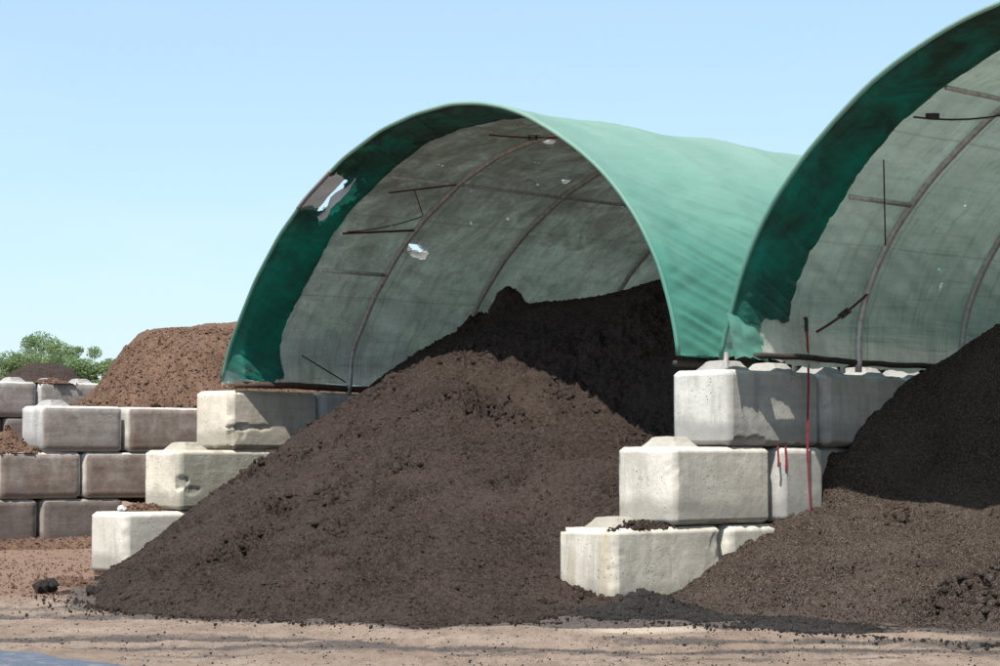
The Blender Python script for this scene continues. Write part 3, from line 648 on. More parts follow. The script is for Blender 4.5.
# wall of the bay behind
C3 = np.array([-7.78, 38.0, 0.0]); A3 = math.radians(52)
block(C3, A3, -1.26, 3, 'weathered grey block at the left edge of the rearmost wall, below the dark heap', 'soiled_grey', knobs=(.3, .9), group=G, res=.06)
block(C3, A3, 0, 3, 'grey block of the rearmost wall partly buried by the brown mulch slope', 'soiled_grey', knobs=(.3, .9), group=G, res=.06)
block(C3, A3, 1.26, 3, 'pale-topped block of the rearmost wall just showing over the mulch slope', 'soiled_grey', knobs=(.3,), group=G, res=.06)
block(C3, A3, -1.9, 2, 'brown block under the leftmost block of the rearmost wall at the picture edge', 'soiled_dark', group=G, res=.06)
block(C3, A3, -.63, 2, 'brown block in shade under the joint of the rearmost wall, above the small mulch heap', 'soiled_dark', group=G, res=.06)
block(C3, A3, -1.26, 1, 'shaded lower block of the rearmost wall at the left picture edge', 'soiled_dark', group=G, res=.06)
block(C3, A3, -.6, 0, 'shaded bottom block of the rearmost wall behind the far-left wall', 'soiled_dark', group=G, res=.06)

# ------------------------------------------------------------ brown mulch heaps
def plain_frame(T, S, Z): return np.stack([T, S, Z], -1)
mul_ctrl = []
for T_, top_ in ((-6.6, -1.6), (-6.0, -1.3), (-5.65, -.6), (-5.25, .04), (-4.9, .22), (-4.45, .50), (-3.95, .96), (-3.4, 1.2), (-2.8, 1.22), (-2.0, 1.2), (-1.5, 1.15)):
    S_ = 29.2+.824*(T_+5.95)+.42
    for nn_, fz in ((0, 0), (.4, .36), (.9, .72), (1.5, 1.0), (2.6, 1.0), (4.2, .5), (6, -.6)):
        mul_ctrl.append((T_-.636*nn_, S_+.772*nn_, 1.84+(top_*min(1, nn_/1.2)**.8 if top_ > 0 else top_*(1+.15*nn_)) - max(0, nn_-(1.3 if top_ < .3 else 1.9 if top_ < .9 else 2.6))*.70))
mul_ctrl += [(-7.4, 30.6, .3), (-7.6, 32, .0), (-8.5, 34, -.3), (-6.9, 31.9, .9), (-7.6, 35, .2)]
V, F, P4, Z4, kf4, TS4 = heap('mulch_heap', mul_ctrl, -8.2, -1.6, 29.4, 36.6, .035, M['mulch'], 200, frame=plain_frame, lump=1.2, bl=2,
    keep=lambda T, S: (S-29.2-.40-.05*np.sin(T*9)-.04*np.sin(T*23) > (T+5.95)*(.636/.772)) & (S < 36.6))
# everything left of the wall's far face stays; the near edge spills over the top course
tag(obj('mulch_heap', V, F, M['mulch']), 'tall red-brown mulch heap behind the far-left wall, beside the left shelter', 'mulch heap')
p1 = pick(P4, kf4, 9000, 41, (TS4[1] < 33.2).astype(float)); r1 = .008+.014*np.random.default_rng(43).random(9000)**2
V, F = crumbs(p1, r1, flat=.45, longish=1.8, seed=48)
tag(obj('mulch_shreds', V, F, M['mulch']), 'shredded bark strewn over the tall mulch heap', 'bark shreds', kind='stuff')
def mound(name, label, c, rx, ry, h, mat, seed, rot=0.0, cat='soil mound', z0=0.0, step=.02, lump=.6):
    xs = np.arange(-1.3*rx, 1.3*rx, step); ys = np.arange(-1.3*ry, 1.3*ry, step); X, Y = np.meshgrid(xs, ys, indexing='ij')
    r = np.hypot(X/rx, Y/ry)*(1+.25*fbm2(X*3/rx+seed, Y*3/ry, 3, seed)); Zm = h*(1-smooth(0, 1, r)) - .02
    Zm = Zm + soil_detail(X+seed, Y, seed, lump)*smooth(.0, .5, 1-r*.9)*min(1, h*5)
    ca_, sa_ = math.cos(rot), math.sin(rot)
    Pm = np.stack([c[0]+X*ca_-Y*sa_, c[1]+X*sa_+Y*ca_, z0+Zm], -1)
    k = r < 1.05; kk = k[:-1, :-1] & k[1:, 1:] & k[1:, :-1] & k[:-1, 1:]
    V, F = compact(Pm.reshape(-1, 3), grid_faces(len(xs), len(ys), kk))
    sel = pick(Pm, kk, int(250+rx*ry*2200), seed+1); cv, cf = crumbs(sel, .006+.02*np.random.default_rng(seed).random(len(sel))**2, .6, .8, seed)
    V, F = np.concatenate([V, cv]), [tuple(q) for q in F.tolist()]+[tuple(q) for q in (cf+len(V)).tolist()]
    o = obj(name, V, F, mat); tag(o, label, cat); return o
def on_block(C, a, s, row, lat=.3):
    return np.asarray(C)+np.array([math.sin(a), math.cos(a), 0])*s+np.array([-math.cos(a), math.sin(a), 0])*lat
c = on_block(C2, A2, -.34, 2, .3)
mound('mulch_mound', 'small brown mulch mound on the step of the far-left wall at the picture edge', c, .42, .30, .33, M['mulch'], 301, -A2+math.pi/2, 'mulch mound', z0=1.225)
c = on_block(L0, A, -.80, 1, .30)
mound('mulch_mound', 'red-brown mulch lying on the low cream block by the big heap', c, .26, .20, .17, M['mulch'], 305, math.pi/2-A, 'mulch mound', z0=.61)
c = on_block(R0, A, -.98, 1, .14)
mound('soil_mound', 'thin dark soil lying on top of the lowest middle-wall block', c+DV*.12+LV*.0, .42, .12, .05, M['compost'], 309, math.pi/2-A, 'soil mound', z0=.61, lump=.35)
c = on_block(C2, A2, .75, 3, .42)
mound('mulch_mound', 'thin line of mulch on the grey topmost block of the far-left wall', c, .5, .12, .05, M['mulch'], 313, math.pi/2-A2, 'mulch mound', z0=1.83, lump=.35)
c = on_block(C3, A3, .35, 4, .2)
mound('mulch_mound', 'brown mulch draped over a joint of the rearmost wall', c, .5, .25, .10, M['mulch'], 317, math.pi/2-A3, 'mulch mound', z0=2.44, lump=.5, step=.03)
# mulch spilt along the foot of the far-left wall
mound('mulch_mound', 'long low ridge of mulch along the foot of the far-left wall', (-5.6, 28.6, 0), 1.9, .45, .16, M['mulch'], 321, math.pi/2-A2-.1, 'mulch mound', z0=-.01, step=.03)
mound('mulch_mound', 'mulch spill on the ground beside the low cream block', (-3.95, 20.6, 0), .35, .5, .08, M['mulch'], 325, .3, 'mulch mound', z0=-.01)
g = np.random.default_rng(53); n = 5000; yy_ = 18.3+10.5*g.random(n); xx_ = -2.6-.05*(yy_-18)-g.random(n)*(yy_*.23-2.0)
V, F = crumbs(np.stack([xx_, yy_, np.full(n, .002)], -1), .003+.014*g.random(n)**5, flat=.5, longish=1.0, seed=54)
tag(obj('scattered_mulch', V, F, M['mulch']), 'bark crumbs scattered on the red dirt before the far-left wall', 'bark crumbs', kind='stuff')
# dark heap beyond the rearmost wall
dk_ctrl = [(-9.4, 41, 2.6), (-8.7, 41, 2.92), (-8.2, 41, 2.82), (-7.6, 41, 2.55), (-7.1, 41, 2.3), (-6.6, 41, 2.0), (-9, 39.6, 2.3), (-7.6, 39.6, 2.2), (-6.2, 40, 1.7), (-8.5, 44, 1.5), (-6.5, 44, 1.0), (-9.8, 42, 2.0), (-5.5, 42, .8), (-7.6, 46, 0.2), (-9.8, 45, .2), (-10.4, 40, 1.9)]
V, F, P5, Z5, kf5, TS5 = heap('compost_heap', dk_ctrl, -10.6, -5.2, 39.0, 46, .06, M['compost'], 400, frame=plain_frame, lump=1.3, bl=2,
     keep=lambda T, S: (S-38.0-.55 > (T+7.78)*(.616/.788)))
tag(obj('compost_heap', V, F, M['compost']), 'small distant dark heap behind the rearmost wall, below the trees', 'compost heap')

# ------------------------------------------------------------ shelters
def dense(Pp, n, sm=3):
    Pp = np.array(Pp, float); dd = np.concatenate([[0], np.cumsum(np.linalg.norm(np.diff(Pp, axis=0), axis=1))])
    q = np.linspace(0, dd[-1], 400); X = np.stack([np.interp(q, dd, Pp[:, i]) for i in (0, 1)], -1)
    k = 17; ker = np.hanning(k+2)[1:-1]; ker /= ker.sum()
    Xp = np.concatenate([2*X[0]-X[1:k//2+1][::-1], X, 2*X[-1]-X[-k//2:-1][::-1]])
    X = np.stack([np.convolve(Xp[:, i], ker, 'same')[k//2:k//2+400] for i in (0, 1)], -1)
    dd = np.concatenate([[0], np.cumsum(np.linalg.norm(np.diff(X, axis=0), axis=1))]); q = np.linspace(0, dd[-1], n)
    return np.stack([np.interp(q, dd, X[:, i]) for i in (0, 1)], -1), dd[-1]
MAINP = [(7.15, 1.90), (7.03, 2.22), (6.87, 2.47), (6.55, 2.92), (6.12, 3.36), (5.7, 3.67), (5.08, 4.01), (4.48, 4.22), (3.97, 4.31), (3.44, 4.34), (3.04, 4.30), (2.70, 4.22), (2.40, 4.11), (2.05, 3.93), (1.76, 3.76), (1.48, 3.56), (1.27, 3.37), (1.05, 3.13), (.90, 2.91), (.77, 2.69), (.64, 2.34), (.57, 2.07), (.56, 1.95)]
_r = [(.13, 1.88), (.11, 2.0), (.03, 2.22), (-.1, 2.56), (-.25, 2.84), (-.45, 3.11), (-.78, 3.44), (-1.13, 3.71), (-1.41, 3.90), (-1.69, 4.04), (-2.05, 4.18), (-2.31, 4.26), (-2.6, 4.32), (-3.1, 4.38), (-3.6, 4.39)]
RIGHTP = _r + [(-7.2-t, z) for t, z in _r[::-1][1:]]
class Shelter:
    def __init__(s, name, label, prof, s_off, length, seed, n=300):
        s.p, s.len = dense(prof, n); s.n = n; s.so = s_off; s.L = length; s.seed = seed
        T = np.gradient(s.p, axis=0); T /= np.linalg.norm(T, axis=1)[:, None]
        N_ = np.stack([T[:, 1], -T[:, 0]], -1); cen = s.p.mean(0)
        if ((s.p-cen)*N_).sum() < 0: N_ = -N_
        s.N = N_
        o = WP(s.p[0, 0], s_off+KS*s.p[0, 0], 1.83); s.base = o
        s.root = empty(name, o); tag(s.root, label, 'shelter', 'green fabric hoop shelters over the bays')
        s.u = np.linspace(0, s.len, n)
        s.hoops = [.04, 1.56, 3.1, 5.2, 6.7, 8.2]
    def at(s, u, ss, off=0.0):
        """u arc length from the left foot, ss depth, off outward offset -> local coords"""
        t = np.interp(u, s.u, s.p[:, 0]); z = np.interp(u, s.u, s.p[:, 1]); nt = np.interp(u, s.u, s.N[:, 0]); nz = np.interp(u, s.u, s.N[:, 1])
        return W(t+nt*off, s.so+KS*t+ss, z+nz*off) - s.base
    def u_of(s, t, z):
        return s.u[np.argmin((s.p[:, 0]-t)**2+(s.p[:, 1]-z)**2)]
    def lean(s, U, S):        # near its feet the inner fabric hangs plumb, off the hoop
        return -(.11+.09*(1-smooth(.8, 1.3, S)))*np.exp(-(np.maximum(U, 0)/.32)**2)*smooth(.0, .12, S)
    def disp(s, U, S):
        hp = np.array(s.hoops); k = np.clip(np.searchsorted(hp, S)-1, 0, len(hp)-2); f = np.clip((S-hp[k])/(hp[k+1]-hp[k]), 0, 1)
        sag = -.035*np.sin(math.pi*f)*smooth(0, 1.5, U)*smooth(0, 1.5, s.len-U)
        e = np.minimum(U, s.len-U); low = 1-smooth(.2, 3.2, e)
        sd = s.seed
        fold = noise2((e+S*.3)*3.2, S*.35, sd+3)*.022*(.3+low) + np.abs(noise2((U+S*.35)*6, S*.5, sd+4))*.014*low
        wr = .010*fbm2(U*1.7, S*1.1, 3, sd+9) + .004*fbm2(U*7+S*2, S*3.0, 3, sd+12)
        ph = e + .42*S + .05*noise2(e*1.5, S*.8, sd+20)
        dg = (1-np.abs(noise2(ph*6.5, S*.28, sd+21)))**8*.016 + (1-np.abs(noise2(ph*15, S*.4, sd+22)))**4*.015
        return (sag + fold*.5 + wr + dg*(.25+.75*low)*(1-.45*smooth(1.5, 4, S)))*smooth(-.01, .14, S)
def cell_holes(s, U, S, off, holes):
    keep = np.ones((U.shape[0]-1, U.shape[1]-1), bool)
    uc = (U[:-1, :-1]+U[1:, 1:])/2; sc_ = (S[:-1, :-1]+S[1:, 1:])/2
    for (u, ss, ru, rs, rot) in holes:
        du = uc-u; ds = sc_-ss; a = du*math.cos(rot)+ds*math.sin(rot); b = -du*math.sin(rot)+ds*math.cos(rot)
        r = np.hypot(a/ru, b/rs)*(1+.22*fbm2(uc*9, sc_*9, 3, int(u*10)))
        keep &= ~(r < 1)
    return keep
def sheet(s, name, mat, s0, s1, off, nu=300, ns=None, u0=None, u1=None, edge0=None, edge1=None, holes=(), pins=(), amp=1.0, bottom=None):
    ns = ns or max(4, int((s1-s0)/.035)); u0 = 0 if u0 is None else u0; u1 = s.len if u1 is None else u1
    uu = np.linspace(u0, u1, nu); q = np.linspace(0, 1, ns); U, Q = np.meshgrid(uu, q, indexing='ij')
    a = s0 + (edge0(uu) if edge0 else 0*uu); b = s1 + (edge1(uu) if edge1 else 0*uu)
    S = a[:, None] + (b-a)[:, None]*Q
    Ud = U.copy()
    if bottom is not None:      # ragged hem at the feet
        k = bottom(S); Ud = Ud + np.where(U-u0 < .25, (1-(U-u0)/.25), 0)*k - np.where(u1-U < .25, (1-(u1-U)/.25), 0)*k
    lean = s.lean(Ud, S) if off < -.02 else 0
    if name == 'front_band': lean = lean - .034*smooth(0, .14, S)
    Pq = s.at(Ud, S, off+lean)
    dd = s.disp(Ud, S)*amp
    nt = np.interp(Ud, s.u, s.N[:, 0]); nz = np.interp(Ud, s.u, s.N[:, 1])
    Pq = Pq + dd[..., None]*(nt[..., None]*LV + nz[..., None]*np.array([0, 0, 1.0]))
    keep = cell_holes(s, Ud, S, off, holes)
    for (u, ss, r) in pins:
        i = int((u-u0)/(u1-u0)*(nu-1)); j = int((ss-s0)/(s1-s0)*(ns-1))
        if 1 < i < nu-3 and 1 < j < ns-3:
            c = (Pq[i, j]+Pq[i+1, j+1])/2
            for di in (0, 1):
                for dj in (0, 1):
                    v_ = Pq[i+di, j+dj]-c; Pq[i+di, j+dj] = c + v_/np.linalg.norm(v_)*r
            keep[i, j] = False
    F = grid_faces(nu, ns, keep); US = np.stack([Ud, S, 0*S], -1).reshape(-1, 3); V, F2 = compact(Pq.reshape(-1, 3), F); US, _ = compact(US, F)
    o = obj(name, V, F2, mat, s.root, True)
    at_ = o.data.attributes.new('cloth', 'FLOAT_VECTOR', 'POINT'); at_.data.foreach_set('vector', US.astype(np.float32).ravel())
    return o
def hoop_tube(s, ss, off, r, u0=0, u1=None, n=90):
    uu = np.linspace(u0, u1 or s.len, n); return tube(s.at(uu, np.full(n, ss), off+(s.lean(uu, np.full(n, ss)) if off < -.05 else 0)), r, 8)
def build_shelter(name, label, prof, so, L, seed, holes, pins, band_w, band_u0, tear=None, lin='liner'):
    s = Shelter(name, label, prof, so, L, seed); lift = .13 if tear is None else .0
    wob = lambda f, a, k: (lambda q: a*fbm2(q*f, q*0+k, 4, seed+k))
    th = [h for h in holes]
    sheet(s, 'cover', M['green_cover'], 0, L, .0, holes=[(h[0], h[1]+(.04 if h[1] > .5 else 0), h[2]+(.035 if h[1] > .5 else 0), h[3]+(.03 if h[1] > .5 else 0), h[4]) for h in th], pins=[(p[0], p[1]+.035, p[2]*1.5) for p in pins], nu=420, bottom=lambda S: lift+.03*fbm2(S*6, S*0, 3, seed))
    sheet(s, 'liner', M[lin], .55, L-.05, -.032, nu=420, holes=[h for h in th if h[1] > .55], pins=pins, amp=.8, bottom=lambda S: (.02 if tear is None else .06)+.02*fbm2(S*5, S*0, 3, seed+1))
    sheet(s, 'front_band', M['green_band'], .01, band_w, -.021, u0=band_u0, edge1=(lambda q: .028*fbm2(q*1.1, q*0+5, 4, seed+5)-.035*np.abs(np.sin(q*2.1))), ns=44, nu=700, holes=([tear] if tear else []), amp=.95, bottom=lambda S: .03*fbm2(S*9, S*0, 3, seed+6))
    Vh, Fh = hoop_tube(s, -.004, -.008, .019, .03); obj('hem', Vh, Fh, M['green_cover'], s.root, True)
    for h in s.hoops[1:]:
        if h < L:
            Vh, Fh = hoop_tube(s, h, -.10, .029); obj('hoop', Vh, Fh, M['steel'], s.root, True)
    return s
def pipe(s, name, a, b, r, mat, off=-.1, n=2, sag=0.0):
    """pipe between (t,z,s) points, measured on the inside of the shelter"""
    ua, ub = s.u_of(a[0], a[1]), s.u_of(b[0], b[1]); pa = s.at(np.array(ua), np.array(a[2]), off); pb = s.at(np.array(ub), np.array(b[2]), off)
    q = np.linspace(0, 1, max(n, 2)); Pp = pa + (pb-pa)*q[:, None]; Pp[:, 2] -= sag*4*q*(1-q)
    Vt, Ft = tube(Pp, r, 6); return obj(name, Vt, Ft, mat, s.root, True)
def strap(s, a, b, w, mat, off=-.12, sag=0.0, ratchet=None, name='strap'):
    ua, ub = s.u_of(a[0], a[1]), s.u_of(b[0], b[1]); pa = s.at(np.array(ua), np.array(a[2]), off); pb = s.at(np.array(ub), np.array(b[2]), off)
    q = np.linspace(0, 1, 14); Pp = pa + (pb-pa)*q[:, None]; Pp[:, 2] -= sag*4*q*(1-q)
    side = np.cross(pb-pa, DV+.3*LV); Vt, Ft = ribbon(Pp, side, w); o = obj(name, Vt, Ft, mat, s.root)
    if ratchet is not None:
        c = pa + (pb-pa)*ratchet; c[2] -= sag*4*ratchet*(1-ratchet); tdir = (pb-pa)/np.linalg.norm(pb-pa); sd_ = side/np.linalg.norm(side); Rm = np.stack([tdir, sd_, np.cross(tdir, sd_)], 1)
        Vt, Ft = join([box(c, (.05, .004, .014), Rm), box(c+sd_*.02, (.06, .003, .012), Rm), box(c-sd_*.02, (.06, .003, .012), Rm), box(c+tdir*.03, (.008, .022, .008), Rm), box(c-tdir*.035, (.006, .022, .006), Rm)])
        obj('ratchet', Vt, Ft, M['cord'], o)
    return o

def u_at(prof, t, z):
    p, ln = dense(prof, 300); return np.linspace(0, ln, 300)[np.argmin((p[:, 0]-t)**2+(p[:, 1]-z)**2)]
um = lambda t, z: u_at(MAINP, t, z)
ur = lambda t, z: u_at(RIGHTP, t, z)
tear_u = um(5.52, 3.76)
holes_m = [(um(6.11, 3.37), 1.80, .035, .14, .35), (um(4.03, 4.31), 1.77, .03, .09, .2), (tear_u, .18, .33, .24, -.05), (um(4.9, 4.06), 2.9, .012, .03, .2)]
pr = np.random.default_rng(5)
pins_m = [(um(5.0, 4.02), 2.6, .013), (um(5.6, 3.72), 2.7, .014), (um(5.7, 3.67), 2.25, .012), (um(4.6, 4.18), 2.2, .010), (um(5.2, 3.97), 4.1, .010), (um(4.9, 4.07), 1.1, .012)] + [(pr.uniform(.8, 5.5), pr.uniform(1, 5), .006+.005*pr.random()) for _ in range(14)]
SM = build_shelter('hoop_shelter', 'left green hoop shelter, fully in view, torn on its front left shoulder', MAINP, .03, 8.8, 50, holes_m, pins_m, .62, .12, tear=(tear_u, .12, .33, .17, -.10))
pins_r = [(ur(-.2, 2.75), 2.55, .018)] + [(pr.uniform(.8, 4.5), pr.uniform(1, 5), .006+.004*pr.random()) for _ in range(6)]
SR = build_shelter('hoop_shelter', 'right green hoop shelter cut by the picture edge, red strap hanging from its hem', RIGHTP, .05, 8.0, 90, [], pins_r, .67, .38, lin='liner_clean')
# the hanging lower strip at the right shelter's near foot
def low_sheet(name, mat, a, b, o1, seed):
    uu = np.linspace(.075, .41, 24); ss = np.linspace(a, b, 22); U, S = np.meshgrid(uu, ss, indexing='ij'); U = U + (.41-U)/.33*.03*fbm2(S*8, S*0, 3, seed)
    q = (.41-U)/.33; P_ = SR.at(U, S, -.04-o1*q**.8) + (.018*fbm2(U*7+S*3, S*5, 3, seed))[..., None]*LV
    return obj(name, P_.reshape(-1, 3), grid_faces(24, 22), mat, SR.root, True)
low_sheet('front_flap', M['green_cover'], -.10, .30, .19, 7)
low_sheet('liner_skirt', M['liner_clean'], .27, 1.12, .17, 8)
Vh, Fh = tube(SM.at(np.linspace(tear_u-.33, tear_u+.31, 24), np.full(24, -.006), -.008), .022, 8); obj('hem_patch', Vh, Fh, M['torn_backing'], SM.root, True)
# tear: grey backing and hanging white flap
sheet(SM, 'backing', M['torn_backing'], .02, .25, .008, nu=40, ns=20, u0=tear_u-.46, u1=tear_u+.46, amp=1.0)
fl = []
for i in range(16):
    q = i/15; uu_ = tear_u-.36+.66*q; base_ = SM.at(np.array(uu_), np.array(.26+.03*math.sin(q*9)+.02*q), -.055)
    w_ = .10*math.sin(math.pi*min(1, q*1.1+.05))**.6+.012+.015*random.random()
    for j in range(4):
        r_ = j/3; fl.append(base_ + DV*(-.02-.7*w_*r_*.6) + np.array([0, 0, -1.0])*w_*r_*1.1 + LV*(-.05*r_+.02*random.random()))
obj('torn_flap', np.array(fl), grid_faces(16, 4), M['torn_liner'], SM.root, True)
fr_v = []; fr_f = []
for i in range(26):        # frayed threads round the tear and the foot
    a0 = SM.at(np.array(tear_u+.30+.06*random.random()), np.array(.05+.4*random.random()), -.03) if i < 12 else SM.at(np.array(.02), np.array(.0+.35*random.random()), -.01)
    d_ = np.array([random.gauss(0, .4), -.5, random.gauss(-.8, .5)]); d_ = d_/np.linalg.norm(d_)*(.03+.05*random.random())
    fr_v.append(tube([a0, a0+d_*.5+np.array([0, 0, .006]), a0+d_], [.004, .003, .001], 4))
Vt, Ft = join(fr_v); tag(obj('frayed_threads', Vt, Ft, M['torn_liner'], SM.root), kind='stuff')
# inner pipes (purlins)
pipe(SM, 'purlin', (5.15, 3.97, .62), (5.15, 3.97, 8.3), .018, M['steel'])
pipe(SM, 'purlin', (6.35, 3.12, .70), (6.35, 3.12, 1.56), .022, M['steel'])
pipe(SM, 'purlin', (5.97, 3.47, .66), (5.86, 3.55, 1.54), .012, M['red_dark'])
pipe(SM, 'purlin', (2.0, 3.9, .5), (2.0, 3.9, 8.3), .018, M['steel'])
pipe(SR, 'purlin', (-.61, 3.25, .72), (-.61, 3.25, 1.56), .022, M['steel'])
pipe(SR, 'purlin', (-1.62, 4.01, .66), (-1.62, 4.01, 7.9), .020, M['steel'])
pipe(SR, 'purlin', (-5.6, 4.01, .66), (-5.6, 4.01, 7.9), .024, M['rust'])
# rails along the feet
def rail(s, end, mat, z=1.885, r=.03, s0=.05):
    u = 0 if end == 0 else s.len; ss = np.linspace(s0, s.L-.1, 40); Pp = s.at(np.full(40, u), ss, -.09+(s.lean(np.full(40, 0.0), ss) if end == 0 else 0)); Pp[:, 2] = z-1.83+.008*np.sin(ss*2.3)+.004*np.sin(ss*11)
    Vt, Ft = tube(Pp, r, 6); return obj('base_rail', Vt, Ft, mat, s.root, True)
rail(SM, 0, M['rust'], 1.875, .038); rail(SM, 1, M['rail']); rail(SR, 0, M['rail'], 1.925, .026); rail(SR, 1, M['rail'])
# short posts that carry the right shelter's near rail
for ss in (.02, .9, 1.56, 3.1):
    p0 = SR.at(np.array(0.0), np.array(ss), -.05); Vt, Ft = tube([p0*[1, 1, 0]+np.array([0, 0, .005]), p0*[1, 1, 0]+np.array([0, 0, .13])], .022, 8); obj('foot', Vt, Ft, M['steel'], SR.root)
# straps and cords
strap(SM, (5.34, 3.87, .77), (5.13, 3.98, 1.5), .014, M['red_dark'])
strap(SM, (5.6, 3.72, 1.45), (5.28, 3.9, 1.05), .016, M['red'], off=-.13)
pipe(SM, 'cord', (5.97, 3.5, .7), (5.65, 3.68, 1.5), .006, M['cord'], sag=.03, n=8)
pipe(SM, 'cord', (6.98, 2.30, .80), (7.12, 2.0, 1.50), .007, M['cord'], off=-.20)
strap(SM, (3.9, 4.3, .9), (2.9, 4.28, 1.5), .014, M['red_dark'], sag=.03, ratchet=.4)
strap(SR, (-.95, 3.55, .68), (-.33, 2.95, 1.45), .010, M['red_dark'], off=-.16, sag=-.02)
strap(SR, (.04, 2.2, 1.0), (-.08, 2.52, 1.54), .02, M['red_dark'], sag=.02, ratchet=.55)
pipe(SR, 'cord', (.04, 2.21, .66), (.04, 2.2, .93), .008, M['cord'], off=-.05, n=6, sag=.01)
pipe(SR, 'cord', (-1.3, 3.83, .62), (-1.5, 3.95, 1.64), .008, M['cord'], off=-.13, n=6, sag=.03)
Vt, Ft = box(SR.at(np.array(ur(-1.34, 3.86)), np.array(.78), -.15), (.05, .02, .02)); obj('ratchet', Vt, Ft, M['cord'], SR.root)
pipe(SR, 'cord', (-2.0, 4.17, .9), (-2.3, 4.26, 1.5), .012, M['cord'], off=-.12, n=6, sag=.02)
# long red strap hanging down the middle wall
ps = WP(-.065, .93, 2.20); q = np.linspace(0, 1, 30)
Pp = np.stack([ps[0]+.010*np.sin(q*7)+.015*q, ps[1]+0*q-.01*q, 2.20-1.52*q], -1) - ps
e = empty('hanging_strap', ps); tag(e, 'bright red strap hanging down the middle wall from the right shelter', 'strap')
Vt, Ft = ribbon(Pp[:22], np.array([1, .1, 0]), .018, .003); obj('webbing', Vt, Ft, M['red'], e)
Vt, Ft = ribbon(Pp[21:]+np.array([.004*0, 0, 0]), np.array([1, .1, 0]), .012, .003); obj('strap_tail', Vt, Ft, M['red'], e)
Vt, Ft = join([box((0, 0, .0), (.014, .012, .05)), box((-.012, 0, .055), (.022, .01, .012))]); obj('hook', Vt, Ft, M['cord'], e)
# short red strap ends pinched between the courses
for i, (dx, ln, lab) in enumerate(((0, .17, 'short red strap end pinched between two courses of the middle wall, left of the pair'), (.10, .20, 'short red strap end pinched between two courses of the middle wall, right of the pair'))):
    p0 = WP(-.035, .585+dx, 1.225)
    Pp = np.array([[0, 0, 0.0], [0, -.004, -.05], [.004, -.006, -.1], [.002, -.002, -ln]]); Vt, Ft = ribbon(Pp, np.array([1, .2, 0]), .016, .003)
    o = obj('strap_end', Vt, Ft, M['red']); o.location = tuple(p0); tag(o, lab, 'strap')

# pale chip of concrete on the low cream block, clods on the dirt
def chunk(name, label, loc, r, mat, seed, cat):
    parts = []
    g = np.random.default_rng(seed)
    for i in range(7):
        V, F = crumbs(np.array([[g.normal(0, r*.5), g.normal(0, r*.35), abs(g.normal(0, r*.2))+r*.3]]), [r*(.4+.35*g.random())], .8, .3, seed+i); parts.append((V, F.tolist()))
    V, F = join(parts); o = obj(name, V, F, mat); o.location = tuple(loc); tag(o, label, cat); return o
c = on_block(L0, A, -1.05, 1, .38); chunk('concrete_chip', 'white chip of concrete on the mulch above the low cream block', (c[0], c[1], .60), .05, M['torn_liner'], 3, 'stone')
chunk('soil_clod', 'dark flat clod on bare dirt, left of the other clod by the big heap', (-3.84, 19.07, .0), .11, M['wet_soil'], 5, 'clod')
chunk('soil_clod', 'dark clod right at the left tip of the big heap', (-3.30, 18.4, .0), .075, M['wet_soil'], 9, 'clod')
chunk('soil_clod', 'small clod beside the foot of the low cream block', (-3.45, 20.0, .02), .07, M['compost'], 13, 'clod')
chunk('soil_clod', 'brown clod on the mulch at the foot of the far-left wall', (-4.35, 27.6, .05), .10, M['compost'], 17, 'clod')

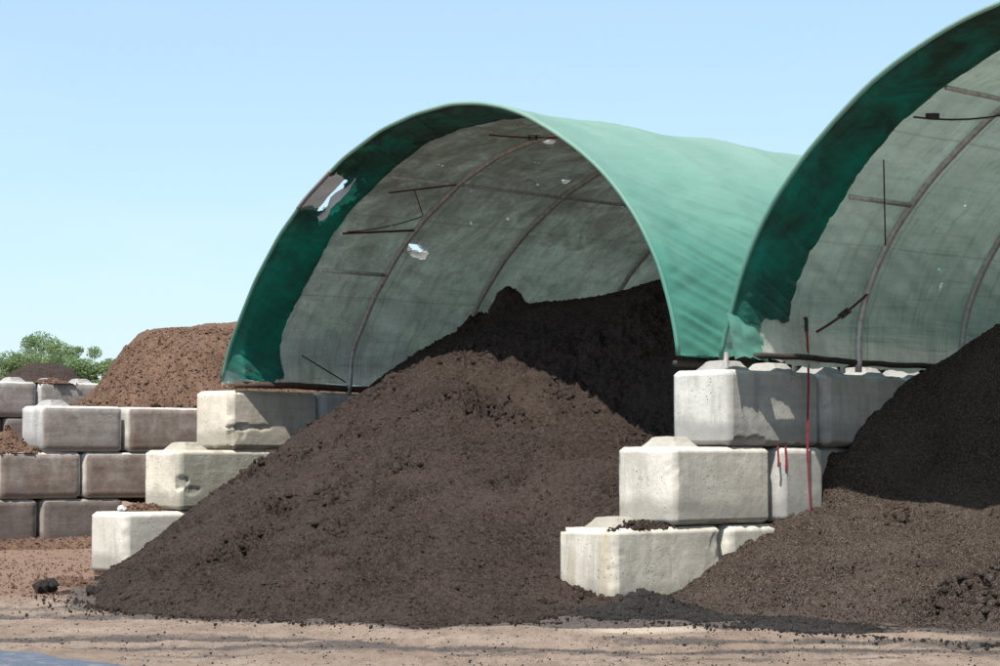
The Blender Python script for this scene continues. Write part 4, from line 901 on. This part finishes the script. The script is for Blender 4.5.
# ------------------------------------------------------------ trees
N = NT('leaves'); v = N.coord('World')
oi = N.noise(v, .55, 3, .6); c = N.mix(N.ramp(oi, [(.35, 0.0), (.65, 1.0)]), (.16, .235, .11), (.25, .34, .16))
c = N.mix(N.math('MULTIPLY', N.ramp(N.noise(v, 4, 2), [(.5, 0.0), (.7, 1.0)]), .4), c, (.22, .30, .12))
N.fin(c, .7, None, .25); tr = N.n('ShaderNodeBsdfTranslucent'); N.l(c, tr.inputs['Color']); mx = N.n('ShaderNodeMixShader'); mx.inputs[0].default_value = .42
N.l(N.b.outputs[0], mx.inputs[1]); N.l(tr.outputs[0], mx.inputs[2]); N.l(mx.outputs[0], N.out.inputs[0]); M['leaf'] = N.m
M['bark'] = mat_plain('bark', (.10, .08, .065), (.17, .14, .11), .9, 0, 6)
def tree(x, y, h, wdt, seed, label, nleaf=7000, lean=0.0):
    nleaf = int(nleaf*3.6)
    g = np.random.default_rng(seed); root = empty('broadleaf_tree', (x, y, 0)); tag(root, label, 'tree', 'trees beyond the heaps')
    h *= 1.04; wdt *= 1.15; top = np.array([lean, 0, h*.8]); q = np.linspace(0, 1, 8)
    Pp = top*q[:, None] + np.stack([.25*np.sin(q*5+seed), .2*np.sin(q*4), 0*q], -1)
    parts = [tube(Pp, np.linspace(.28, .05, 8)*h/8, 7)]; tips = []
    for i in range(15):
        f0 = g.uniform(.25, .95); b0 = np.array([np.interp(f0, q, Pp[:, k]) for k in range(3)]); az = g.uniform(0, 6.28); ln = wdt*g.uniform(.5, 1.0)*(1.1-.5*f0)
        e_ = b0+np.array([math.cos(az)*ln, math.sin(az)*ln, ln*g.uniform(.15, .8)]); m_ = (b0+e_)/2+np.array([0, 0, -.1*ln])
        parts.append(tube([b0, m_, e_], [.09*h/8, .05*h/8, .02], 5)); tips += [e_, m_+.5*(e_-m_)]
    Vt, Ft = join(parts); obj('trunk', Vt, Ft, M['bark'], root, True)
    cl = []
    for tp in tips + [top+np.array([0, 0, h*.1])]:
        cl.append((tp, g.uniform(.6, 1.15)*wdt*.36))
        cl.append((tp+g.normal(0, .3*wdt*.6, 3), g.uniform(.4, .8)*wdt*.30))
    w_ = np.array([r for _, r in cl])**2; pk = g.choice(len(cl), nleaf, p=w_/w_.sum())
    cc = np.array([c_ for c_, _ in cl])[pk]; rr = np.array([r for _, r in cl])[pk]
    dirn = g.normal(size=(nleaf, 3)); dirn /= np.linalg.norm(dirn, axis=1)[:, None]
    P_ = cc + dirn*(rr*g.random(nleaf)**.4)[:, None]*np.array([1, 1, .75]); P_[:, 2] = np.maximum(P_[:, 2], h*.08)
    a_ = g.normal(size=(nleaf, 3)); a_ /= np.linalg.norm(a_, axis=1)[:, None]; b_ = np.cross(a_, g.normal(size=(nleaf, 3))); b_ /= np.linalg.norm(b_, axis=1)[:, None]
    sz = (g.uniform(.035, .08, nleaf))[:, None]
    V = np.stack([P_-a_*sz, P_+b_*sz*.6, P_+a_*sz, P_-b_*sz*.6], 1).reshape(-1, 3); F = np.arange(4*nleaf).reshape(-1, 4)
    obj('crown', V, F, M['leaf'], root)
def tpx(px, Y): return (px-500)/2247.8*Y
Y = 118
tree(tpx(40, Y), Y, 7.6, 2.3, 1, 'tallest rounded green tree above the far dark heap', 12000)
tree(tpx(62, Y+4), Y+4, 7.4, 2.0, 2, 'green tree joined to the right side of the tallest one', 9000)
tree(tpx(20, Y+3), Y+3, 6.4, 1.8, 3, 'lower green tree on the left side of the tallest one', 8000)
tree(tpx(88, Y+1), Y+1, 7.3, 1.7, 4, 'narrow two-topped tree right of the tallest cluster', 8000, lean=.3)
tree(tpx(106, Y+8), Y+8, 5.6, 1.7, 5, 'low tree where the treeline dips toward the mulch slope', 7000)
tree(tpx(128, Y+10), Y+10, 5.9, 2.0, 6, 'dark green tree touching the top of the mulch slope', 8000)
tree(tpx(150, Y+16), Y+16, 5.9, 2.2, 7, 'tree mostly hidden behind the mulch slope', 6000)
tree(tpx(-4, Y+10), Y+10, 5.2, 1.8, 8, 'low tree cut by the left picture edge', 6000)
tree(tpx(75, Y+12), Y+12, 5.6, 2.2, 9, 'dim low tree filling the gap behind the twin-topped tree', 7000)
